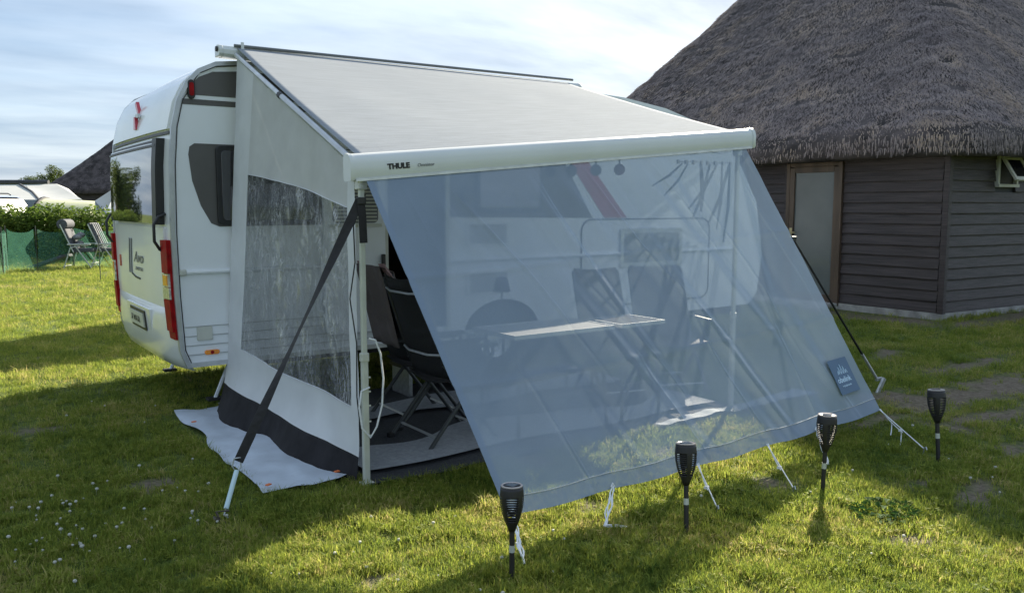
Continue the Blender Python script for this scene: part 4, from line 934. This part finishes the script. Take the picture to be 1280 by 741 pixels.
# ------------------------------------------------------------------ thatched hut
def rquad(c, rad, n=14):
    """rounded outline through four corners, counter-clockwise"""
    P_ = []; m = len(c)
    for i in range(m):
        p = Vector(c[i]); a = (Vector(c[i - 1]) - p).normalized(); b = (Vector(c[(i + 1) % m]) - p).normalized()
        s, e = p + a * rad, p + b * rad
        for k in range(n + 1):
            t = k / n; P_.append(s.lerp(p, t).lerp(p.lerp(e, t), t))
        q = Vector(c[(i + 1) % m]); e2 = q - b * rad; L_ = (e2 - e).length; ns = max(2, int(L_ / .22))
        for k in range(1, ns): P_.append(e.lerp(e2, k / ns))
    return P_
def thatch(root, corners, apex, z0, rad, reeds, faces, seed, hipw=0.5):
    ring = rquad([(x, y, 0) for x, y in corners], rad); n = len(ring); ap = Vector(apex)
    cen = Vector((apex[0], apex[1], 0))
    rows = [(-.34, z0 + .02), (-.05, z0 - .02), (0, z0 + .02), (.03, z0 + .12), (.0, z0 + .26)]
    nv = 46; V = []; F = []
    def surf(s, t):
        e = ring[int(s) % n].lerp(ring[(int(s) + 1) % n], s - int(s)); d = (e - cen); dn = d.normalized()
        base = cen + d * 1.0 + dn * 0; p = base.lerp(cen, t); z = lerp(z0 + .26, ap.z, t) - .16 * math.sin(math.pi * t)
        off = .05 * nz(p.x * .9, p.y * .9, z) + .022 * nz(p.x * 4, p.y * 4, z * 4)
        return Vector((p.x, p.y, z)) + (dn * .7 + Vector((0, 0, .7))) * off
    for o_, z in rows[:-1]:
        for k in range(n):
            e = ring[k]; dn = (e - cen).normalized(); V.append(e + dn * (o_ + .02 * nz(k * .9, o_, 3)) + Vector((0, 0, z + .025 * nz(k * .7, 5))))
    for j in range(nv + 1):
        for k in range(n): V.append(surf(k, min(.985, j / nv)))
    R_ = len(rows) - 1 + nv + 1
    for j in range(R_ - 1):
        for k in range(n): F.append((j * n + k, j * n + (k + 1) % n, (j + 1) * n + (k + 1) % n, (j + 1) * n + k))
    b = MB(); b.add(V, F); o = b.build('thatch_roof', 'thatch', root, smooth=True, angle=180, recalc=True)
    r = random.Random(seed); V = []; F = []
    segs = [k for k in range(n) if faces(ring[k])]
    for i in range(reeds):
        k = r.choice(segs); t = (.62 * (1 - math.sqrt(1 - r.random())) if r.random() < .85 else r.random() * .95) if r.random() > .075 else r.random() * .02
        s = k + r.random(); p = surf(s, min(.97, t)); q = surf(s, min(.98, t + .02)); up = (q - p).normalized(); e = ring[k % n]; dn = (p - Vector((cen.x, cen.y, p.z))).normalized()
        tang = Vector((-dn.y, dn.x, 0)); nrm = (dn * .75 + Vector((0, 0, .6))).normalized()
        ln = r.uniform(.05, .13); j = r.gauss(0, .30) + .30 * nz(p.x * 1.5, p.y * 1.5, p.z * 1.5); d = (-up + tang * j + nrm * r.uniform(.03, .17)).normalized()
        if t < .02: d = (d * .4 + Vector((0, 0, -1)) - dn * .05).normalized(); p = p + dn * .035 - Vector((0, 0, r.random() * .20)); nrm = dn; ln *= .8
        w_ = r.uniform(.0028, .0062); sd_ = (tang * math.cos(j) + nrm * r.uniform(-.6, .6)).normalized() * w_
        b0 = len(V); base = p + nrm * .004
        V += [base - sd_, base + sd_, base + d * ln + sd_ * .5, base + d * ln - sd_ * .5]; F.append((b0, b0 + 1, b0 + 2, b0 + 3))
    me = bpy.data.meshes.new('thatch_reeds'); me.from_pydata([tuple(v) for v in V], [], F); me.materials.append(M['reed'])
    ro = bpy.data.objects.new('thatch_reeds', me); COL.objects.link(ro); ro.parent = root; ro['kind'] = 'stuff'
    return o
hut = thing('thatched_hut', 'black boarded hut with big thatched pyramid roof on the right', 'hut', (0, 0, 0))
CWX, CWY = 9.45, -.40
HC = [(9.03, -.83), (9.0, 8.04), (14.0, 11.5), (27.0, 11.5), (27.0, -2.3)][::-1]
APEX = (18.9, 6.0, 10.7)
thatch(hut, HC, APEX, 2.235, 1.1, 150000, lambda p: (p.x < 10.2 and p.y < 9) or (p.y < .2 and p.x < 16), 11)
# wall core just behind the boards
MB().prism([(9.50, -.36), (26.5, -1.78), (26.5, 11.1), (14.2, 11.1), (9.46, 7.8)][::-1], 2, .05, 2.34).build('wall_core', 'darkcloth', hut)
MB().prism([(9.44, -.43), (26.55, -1.86), (26.55, 11.15), (14.2, 11.15), (9.40, 7.85)][::-1], 2, -.05, .085).build('foundation', 'concrete', hut)
BH = .1515
def board(name, a, b_, z, m, out_):
    a, b_ = Vector(a), Vector(b_); d = (b_ - a).normalized(); n_ = Vector(out_)
    v = []
    for p in (a, b_):
        v += [p + Vector((0, 0, z)) - n_ * .006, p + Vector((0, 0, z)) + n_ * .030, p + Vector((0, 0, z + .010)) + n_ * .033, p + Vector((0, 0, z + BH - .001)) + n_ * .010, p + Vector((0, 0, z + BH - .004)) - n_ * .006]
    f = [(i, (i + 1) % 5, 5 + (i + 1) % 5, 5 + i) for i in range(5)] + [(4, 3, 2, 1, 0), (5, 6, 7, 8, 9)]
    return MB().add(v, f).build(name, m, hut)
def wx(y): return 9.47 - .0046 * y
def sy(x): return -.38 - .083 * (x - 9.5)
for k in range(15):
    z = .088 + k * BH - .001; j = .002 * ((k * 7) % 3 - 1)
    board('board', (wx(-.34) + j, -.345, 0), (wx(1.15) + j, 1.155, 0), z, 'board', (-1, 0, 0))
    board('board', (wx(2.19) + j, 2.19, 0), (wx(5.1) + j, 5.1, 0), z, 'board', (-1, 0, 0)); board('board', (wx(5.104) - j, 5.104, 0), (wx(7.7), 7.7, 0), z, 'board', (-1, 0, 0))
    so = Vector((-.083, -1, 0)).normalized()
    if z + BH > 1.83: segs = ((9.555, 10.585), (11.10, 14.0), (14.004, 17.8), (17.804, 26))
    else: segs = ((9.555, 12.4), (12.404, 17.8), (17.804, 26))
    for xa, xb in segs: board('board', (xa, sy(xa) + j, 0), (xb, sy(xb) + j, 0), z, 'boards', so)
MB().box((9.475, -.40, 1.2), (.085, .085, 2.24)).build('corner_post', 'board', hut, bevel=.006)
MB().box((9.435, 2.165, 1.17), (.06, .05, 2.2)).build('door_post', 'board', hut)
# door: brown frame, lighter leaf frame, frosted pane, lever handle
dr = MB().box((9.475, 1.665, 1.13), (.05, .96, 2.16)).build('door', 'interior', hut)
for c, d in (((9.43, 2.115, 1.13), (.07, .06, 2.18)), ((9.43, 1.19, 1.13), (.07, .065, 2.18)), ((9.43, 1.652, 2.19), (.069, .86, .06))): MB().box(c, d).build('door_frame', 'doorwood', dr, bevel=.005)
for c, d in (((9.427, 2.045, 1.10), (.05, .085, 2.10)), ((9.427, 1.262, 1.10), (.05, .075, 2.10)), ((9.427, 1.652, 2.115), (.049, .70, .09)), ((9.427, 1.652, .12), (.049, .70, .16))): MB().box(c, d).build('leaf_rail', 'doorwood', dr, bevel=.006)
MB().box((9.44, 1.652, 1.14), (.012, .71, 1.90)).build('frosted_pane', 'frost', dr)
hd = MB().box((9.395, 2.035, 1.10), (.012, .045, .22)).build('handle_plate', 'brass', dr, bevel=.004); MB().tube([(9.39, 2.035, 1.14), (9.345, 2.035, 1.14), (9.345, 1.92, 1.14)], .011, 8).build('handle', 'brass', hd, smooth=True)
MB().box((9.30, 1.66, .035), (.34, 1.0, .10)).build('door_step', 'concrete', hut, bevel=.01)
# top-hung window standing open
wf = thing('x', '', 'x'); bpy.data.objects.remove(wf)
y_ = sy(10.95) - .03; RZ = Matrix.Rotation(math.atan(-.083), 3, 'Z')
fr = MB().box((10.84, y_ + .04, 2.05), (.44, .03, .42), RZ).build('window_hole', 'interior', hut)
for c, d in (((10.61, y_ + .03, 2.05), (.045, .07, .44)), ((11.07, y_ - .01, 2.05), (.045, .07, .44)), ((10.84, y_, 1.845), (.52, .085, .045))): MB().box(c, d, RZ).build('window_frame', 'cream', fr, bevel=.004)
sash = MB(); RX = RZ @ Matrix.Rotation(R(-33), 3, 'X'); hg = Vector((10.84, y_ - .03, 2.26))
def sb(dx_, dz_, w_, h_, t_=.035): return (tuple(hg + RX @ Vector((dx_, 0, dz_))), (w_, t_, h_), RX)
for dx_, dz_, w_, h_ in ((-.205, -.20, .055, .42), (.205, -.20, .055, .42), (0, -.03, .355, .06), (0, -.385, .355, .06)):
    c, d, r_ = sb(dx_, dz_, w_, h_); MB().box(c, d, r_).build('sash_rail', 'cream', fr, bevel=.004)
c, d, r_ = sb(0, -.20, .36, .32, .01); MB().box(c, d, r_).build('pane', 'window', fr)

# ------------------------------------------------------------------ background on the left
FH = Vector((math.sin(R(HEAD)), math.cos(R(HEAD)), 0)); RH = Vector((math.cos(R(HEAD)), -math.sin(R(HEAD)), 0))
def at(px, d, z=0):      # plan position at distance d along a sight line, so far things can be given real metres
    p = CAMP + FH * d + RH * ((px - 640) / 1052 * d); return Vector((p.x, p.y, z))
def leaves(name, blobs, n, size, m, parent, seed, flat=False, bump_=1.0):
    r = random.Random(seed); V = []; F = []; tot = sum(b[1][0] * b[1][1] + b[1][0] * b[1][2] for b in blobs)
    for c, rad in blobs:
        k = int(n * (rad[0] * rad[1] + rad[0] * rad[2]) / tot)
        for i in range(k):
            d = Vector((r.gauss(0, 1), r.gauss(0, 1), r.gauss(0, 1))).normalized(); q = r.random() ** .45
            p = Vector(c) + Vector((d.x * rad[0], d.y * rad[1], d.z * rad[2])) * q * (1 + .25 * nz(d.x * 3 + c[0], d.y * 3, d.z * 3) * bump_)
            u = Vector((r.gauss(0, 1), r.gauss(0, 1), r.gauss(0, .6))).normalized(); w = u.cross(Vector((r.gauss(0, 1), r.gauss(0, 1), r.gauss(0, 1)))).normalized(); s = size * r.uniform(.6, 1.4)
            b = len(V); V += [p - u * s, p + w * s * .45, p + u * s, p - w * s * .45]; F.append((b, b + 1, b + 2, b + 3))
    me = bpy.data.meshes.new(name); me.from_pydata([tuple(v) for v in V], [], F); me.materials.append(M[m]); o = bpy.data.objects.new(name, me); COL.objects.link(o)
    if parent is not None: o.parent = parent
    o['kind'] = 'stuff'; return o
# hedge
hg_ = thing('garden_hedge', 'leafy green hedge behind the green net on the left', 'hedge', (0, 0, 0))
h_a, h_b = at(126, 24), at(-330, 27); bl = []; r = random.Random(8); stems = MB()
for k in range(46):
    t = (k + r.random() * .6) / 46; p = h_a.lerp(h_b, t); top = 1.45 + .16 * nz(t * 14, 2)
    bl.append(((p.x, p.y, top * .66), (.62, .62, top * .42))); bl.append(((p.x, p.y, top * .30), (.60, .60, top * .36)))
    if k % 2 == 0: stems.tube([(p.x, p.y, 0), (p.x + r.uniform(-.2, .2), p.y, 1.2)], [.03, .01], 5)
leaves('foliage', bl, 70000, .062, 'leaf', hg_, 4); stems.build('stems', 'hedgewood', hg_)
# far trees
def tree(px, d, zc, rad, label, seed, group='trees beyond the campsite'):
    p = at(px, d); t = thing('leafy_tree', label, 'tree', p, 0, group); r = random.Random(seed)
    tk = MB(); tk.tube([(0, 0, 0), (rad * .05, 0, zc * .5), (0, rad * .06, zc)], [rad * .11, rad * .08, rad * .03], 7)
    bl = []
    for k in range(9):
        a = r.uniform(0, 6.28); q = r.uniform(.25, .75) * rad; c = (q * math.cos(a), q * math.sin(a), zc + r.uniform(-.5, .55) * rad); bl.append((c, (rad * .42, rad * .42, rad * .36)))
        tk.tube([(0, 0, zc * .45), (c[0] * .5, c[1] * .5, (zc * .45 + c[2]) / 2 + .1), c], [rad * .05, rad * .03, rad * .012], 5)
    tk.build('trunk', 'bark', t); cr_ = leaves('crown', bl, 3800, rad * .055, 'leaft', t, seed); del cr_['kind']; return t
tree(71, 120, 5.6, 2.0, 'round light green tree left of the far thatched roof', 1)
tree(104, 125, 5.0, 1.7, 'small tree peeking over the slope of the far thatched roof', 2)
tree(42, 130, 4.9, 1.6, 'low tree crown above the white awning roof at far left', 3)
tree(6, 130, 4.3, 1.3, 'smallest distant tree at the left edge of the picture', 4)
# second thatched hut, far off
h2 = thing('distant_thatched_hut', 'dark thatched roof of a distant hut behind the tents', 'hut', (0, 0, 0))
c0 = at(197, 54); w2 = 4.9
cs = [(c0.x + (RH.x * a + FH.x * b) * w2, c0.y + (RH.y * a + FH.y * b) * w2) for a, b in ((-1, -1), (1, -1), (1, 1), (-1, 1))]
thatch(h2, cs, (c0.x, c0.y, 7.6), 2.25, 1.2, 12000, lambda p: True, 5)
cs2 = [(c0.x + (RH.x * a + FH.x * b) * (w2 - .5), c0.y + (RH.y * a + FH.y * b) * (w2 - .5)) for a, b in ((-1, -1), (1, -1), (1, 1), (-1, 1))]
MB().prism(cs2, 2, 0, 2.4).build('wall', 'board', h2)
# green net windbreak
nb = thing('net_windbreak', 'green net windbreak on thin stakes in front of the hedge', 'windbreak', (0, 0, 0))
NP = [at(-70, 17.5), at(3, 19.2), at(8, 20.6), at(46, 20.4), at(92, 21.4), at(165, 21.8)]
for i in range(len(NP) - 1):
    a, b_ = NP[i], NP[i + 1]
    MB().grid(lambda u, v: tuple(a.lerp(b_, u) + Vector((.04 * math.sin(u * 9 + v * 2), .04 * math.sin(u * 7), v * (1.0 - .09 * math.sin(math.pi * u))))), 10, 5).build('net', 'net', nb, smooth=True, angle=180)
for p in NP: MB().tube([p + Vector((0, 0, -.1)), p + Vector((0, 0, 1.08))], .010, 6).build('stake', 'stake', nb)
p = at(124, 17.7); tag(MB().tube([p, p + Vector((0, 0, .95))], .009, 6).build('thin_stake', 'stake', None), 'lone thin dark stake in the grass in front of the recliners', 'stake')
# two recliners
def recliner(px, d, label, rolled):
    t = thing('garden_recliner', label, 'chair', at(px, d), R(-HEAD + 8), 'cream framed recliners on the neighbouring pitch')
    for s_ in (-.28, .28):
        MB().tube([(-.30, s_, 0), (-.12, s_, .52), (.10, s_, .56)], .017, 6).build('leg', 'creamtube', t); MB().tube([(.36, s_, 0), (-.02, s_, .58)], .017, 6).build('leg', 'creamtube', t)
        MB().tube([(-.18, s_ * 1.1, .60), (.36, s_ * 1.1, .60)], .02, 6).build('armrest', 'creamtube', t); MB().tube([(-.05, s_, .40), (-.34, s_, 1.10)], .016, 6).build('back_upright', 'creamtube', t)
    MB().tube([(-.3, -.28, .06), (-.3, .28, .06)], .014, 6).build('floor_bar', 'creamtube', t); MB().tube([(.34, -.28, .12), (.34, .28, .12)], .014, 6).build('floor_bar', 'creamtube', t)
    RY = Matrix.Rotation(R(-22), 3, 'Y')
    MB().box((-.20, 0, .80), (.09, .54, .70), RY).build('back_pad', 'cush', t, bevel=.03); MB().box((.15, 0, .45), (.52, .52, .09)).build('seat_pad', 'cush', t, bevel=.03)
    if rolled:
        MB().tube([(-.30, -.27, 1.10), (-.30, .27, 1.10)], .13, 12).build('rolled_pad', 'cush', t, smooth=True, bevel=.02)
        for y, z in ((-.12, .78), (.12, .82), (0, .62)): MB().lathe([(0, -.08), (.08, -.05), (.11, 0), (.08, .05), (0, .08)], (0, 0, 0), 12).build('cushion', 'cushl', t, smooth=True, angle=180).location = (.0, y, z)
    else:
        for y in (-.2, -.067, .067, .2): MB().box((-.145, y, .83), (.03, .04, .62), RY).build('pad_stripe', 'cushl', t)
    return t
rc = recliner(100, 21.3, 'recliner with a rolled grey pad, left of the pair', True)
for y in (-.17, .17):
    MB().box((-.72, y, .17), (.90, .32, .07), Matrix.Rotation(R(-19), 3, 'Y')).build('leg_rest', 'cush', rc, bevel=.01); MB().tube([(-.32, y, .33), (-1.12, y, .05)], .014, 6).build('rest_tube', 'creamtube', rc)
recliner(134, 21.6, 'recliner with striped pad, partly behind the caravan rear', False)
# neighbouring awnings and tents beyond the hedge
def quadmesh(pts, nu=10, nv=6, sag=.05):
    a, b_, c, d = [Vector(p) for p in pts]
    return MB().grid(lambda u, v: tuple(a.lerp(b_, u).lerp(d.lerp(c, u), v) - Vector((0, 0, sag * math.sin(math.pi * u) * math.sin(math.pi * v)))), nu, nv)
t1 = thing('white_awning_tent', 'long white awning roof in two panels beyond the hedge', 'tent', (0, 0, 0))
def pz(px, d, py): return at(px, d, 1.559 + (257 - py) / 1052 * d)
quadmesh([pz(-120, 36, 231), pz(36, 36, 231), pz(52, 32, 250), pz(-120, 32, 250)]).build('roof_panel', 'whitecloth', t1, smooth=True)
quadmesh([pz(37, 36, 231), pz(76, 36, 230), pz(106, 32, 249), pz(53, 32, 250)]).build('roof_panel', 'whitecloth', t1, smooth=True)
quadmesh([pz(76, 36, 230), pz(90, 38, 236), pz(108, 34, 252), pz(106, 32, 249)]).build('end_panel', 'whitecloth', t1)
MB().tube([pz(-120, 36.2, 228), pz(66, 36.2, 228)], .10, 6).build('roof_edge', 'darkcloth', t1); MB().tube([pz(30, 36, 230.5), pz(45, 34, 240), pz(54, 31.9, 251)], .05, 6).build('pole', 'darkcloth', t1)
quadmesh([at(-120, 32, .05), at(105, 32, .05), pz(106, 32.0, 249), pz(-120, 32, 250)]).build('front_wall', 'bluegrey', t1)
MB().box(tuple(at(26, 44, 1.35)), (2.4, 2.2, 2.7), Matrix.Rotation(R(-HEAD), 3, 'Z')).build('parked_camper', 'carwhite', None, bevel=.15)
tag(bpy.data.objects['parked_camper'], 'pale camper roof just above the white awning', 'camper')
t2 = thing('cream_tunnel_tent', 'low cream tunnel tent with black arched end behind the hedge', 'tent', (0, 0, 0))
def tunnel(u, v):
    p = at(lerp(60, 128, u), 29.5 + 1.2 * u); a = math.pi * v; h = lerp(1.82, 1.72, u); return tuple(p + FH * (-1.1 * math.cos(a)) + Vector((0, 0, h * math.sin(a) ** .7)))
MB().grid(tunnel, 14, 14).build('shell', 'creamcloth', t2, smooth=True, angle=180)
MB().tube([Vector(tunnel(0, k / 16)) for k in range(17)], .06, 6).build('arch', 'black', t2); MB().add([tunnel(.004, k / 16) for k in range(17)], [tuple(range(17))]).build('end_wall', 'whitecloth', t2)
t3 = thing('pointed_tent', 'blue grey and white pointed tent partly behind the caravan', 'tent', (0, 0, 0))
pk3 = pz(152, 27, 232); q1, q2, q3, q4 = pz(122, 26.2, 251), pz(135, 25.4, 266), at(137, 25.2, .1), at(121, 26.4, .1)
quadmesh([pk3, pk3, q2, q1], 8, 8, .25).build('roof_flank', 'whitecloth', t3, smooth=True)
quadmesh([pk3, pk3, pz(175, 26, 262), q2], 8, 8, .2).build('roof_flank', 'bluegrey', t3, smooth=True)
quadmesh([q1, q2, q3, q4], 4, 4, 0).build('tent_wall', 'bluegrey', t3); quadmesh([q2, pz(175, 26, 262), at(175, 26, .1), q3], 4, 4, 0).build('tent_wall', 'darkcloth', t3)
# dark car with pale roof
cr0 = thing('parked_car', 'dark blue estate car with pale roof and rails behind the hedge', 'car', at(-35, 28), R(-HEAD))
prof = [(-2.2, .35), (2.15, .35), (2.2, .8), (2.05, 1.12), (1.75, 1.22), (1.35, 1.78), (1.1, 1.86), (-1.3, 1.88), (-2.0, 1.3), (-2.2, 1.1)]
MB().prism(prof, 1, -.85, .85).build('body', 'carblue', cr0, bevel=.06)
MB().prism([(1.28, 1.84), (1.05, 1.90), (-1.25, 1.915), (-1.32, 1.87)][::-1], 1, -.80, .80).build('roof_skin', 'carwhite', cr0, bevel=.02)
MB().prism([(1.62, 1.26), (1.28, 1.74), (-1.25, 1.78), (-1.75, 1.3)][::-1], 1, -.865, .865).build('window_band', 'window', cr0)
MB().tube([(1.76, -.86, 1.24), (1.36, -.84, 1.80), (1.1, -.82, 1.90)], .035, 6).build('screen_pillar', 'carwhite', cr0)
for s_ in (-.72, .72):
    MB().tube([(1.0, s_, 1.91), (.9, s_, 1.97), (-1.1, s_, 1.98), (-1.2, s_, 1.92)], .02, 6).build('roof_rail', 'black', cr0)
    for x in (-1.35, 1.35): MB().lathe([(0, -.1), (.2, -.11), (.31, -.1), (.32, 0), (.31, .1), (.2, .11), (0, .1)], n=20).build('wheel', 'rubber', cr0).matrix_local = Matrix.Translation((x, s_ * 1.08, .32)) @ Matrix.Rotation(R(90), 4, 'X')
# trees outside the picture to the left, mirrored in the caravan's rear window
tree(-250, 40, 2.9, 3.3, 'wide bushy tree left of the picture, reflected in the caravan window', 6)
tree(-350, 43, 2.7, 3.0, 'second wide bushy tree further left of the picture near the hedge', 7)
tree(-150, 47, 2.6, 3.0, 'third low bushy tree just outside the picture on the left', 8)

# unseen grey van added behind the caravan to cast the left lawn's shadow
vn = thing('added_van', 'unseen grey panel van added behind the white caravan to shade the left lawn', 'van', (4.7, 6.15, 0))
vp = [(-2.5, .35), (2.45, .35), (2.5, 1.05), (1.75, 1.35), (1.2, 2.25), (.9, 2.42), (-2.35, 2.5), (-2.5, 2.3)]
MB().prism(vp, 1, -.95, .95).build('body', 'carwhite', vn, bevel=.08)
for s_ in (-1, 1):
    MB().prism([(1.62, 1.38), (1.15, 2.12), (.55, 2.12), (.55, 1.38)], 1, s_ * .952 - .006, s_ * .952 + .006).build('side_window', 'window', vn)
    for x in (-1.55, 1.5): MB().lathe([(0, -.11), (.2, -.12), (.33, -.11), (.34, 0), (.33, .11), (.2, .12), (0, .11)], n=22).build('wheel', 'rubber', vn).matrix_local = Matrix.Translation((x, s_ * .86, .34)) @ Matrix.Rotation(R(90), 4, 'X')
    MB().box((-2.52, s_ * .80, 1.05), (.04, .14, .40)).build('tail_light', 'red', vn, bevel=.01); MB().box((2.47, s_ * .68, .92), (.08, .34, .16)).build('headlight', 'clear', vn, bevel=.02)
    MB().box((-2.515, s_ * .42, 1.75), (.02, .62, .55)).build('rear_window', 'window', vn)
MB().box((-2.54, 0, .48), (.12, 1.8, .2)).build('bumper', 'black', vn, bevel=.03)
ws = MB(); ws.add([(1.73, -.80, 1.38), (1.73, .80, 1.38), (1.23, .74, 2.20), (1.23, -.74, 2.20), (1.76, -.80, 1.40), (1.76, .80, 1.40), (1.26, .74, 2.22), (1.26, -.74, 2.22)], [(0, 1, 2, 3), (4, 7, 6, 5), (0, 4, 5, 1), (1, 5, 6, 2), (2, 6, 7, 3), (3, 7, 4, 0)]); ws.build('windscreen', 'window', vn)
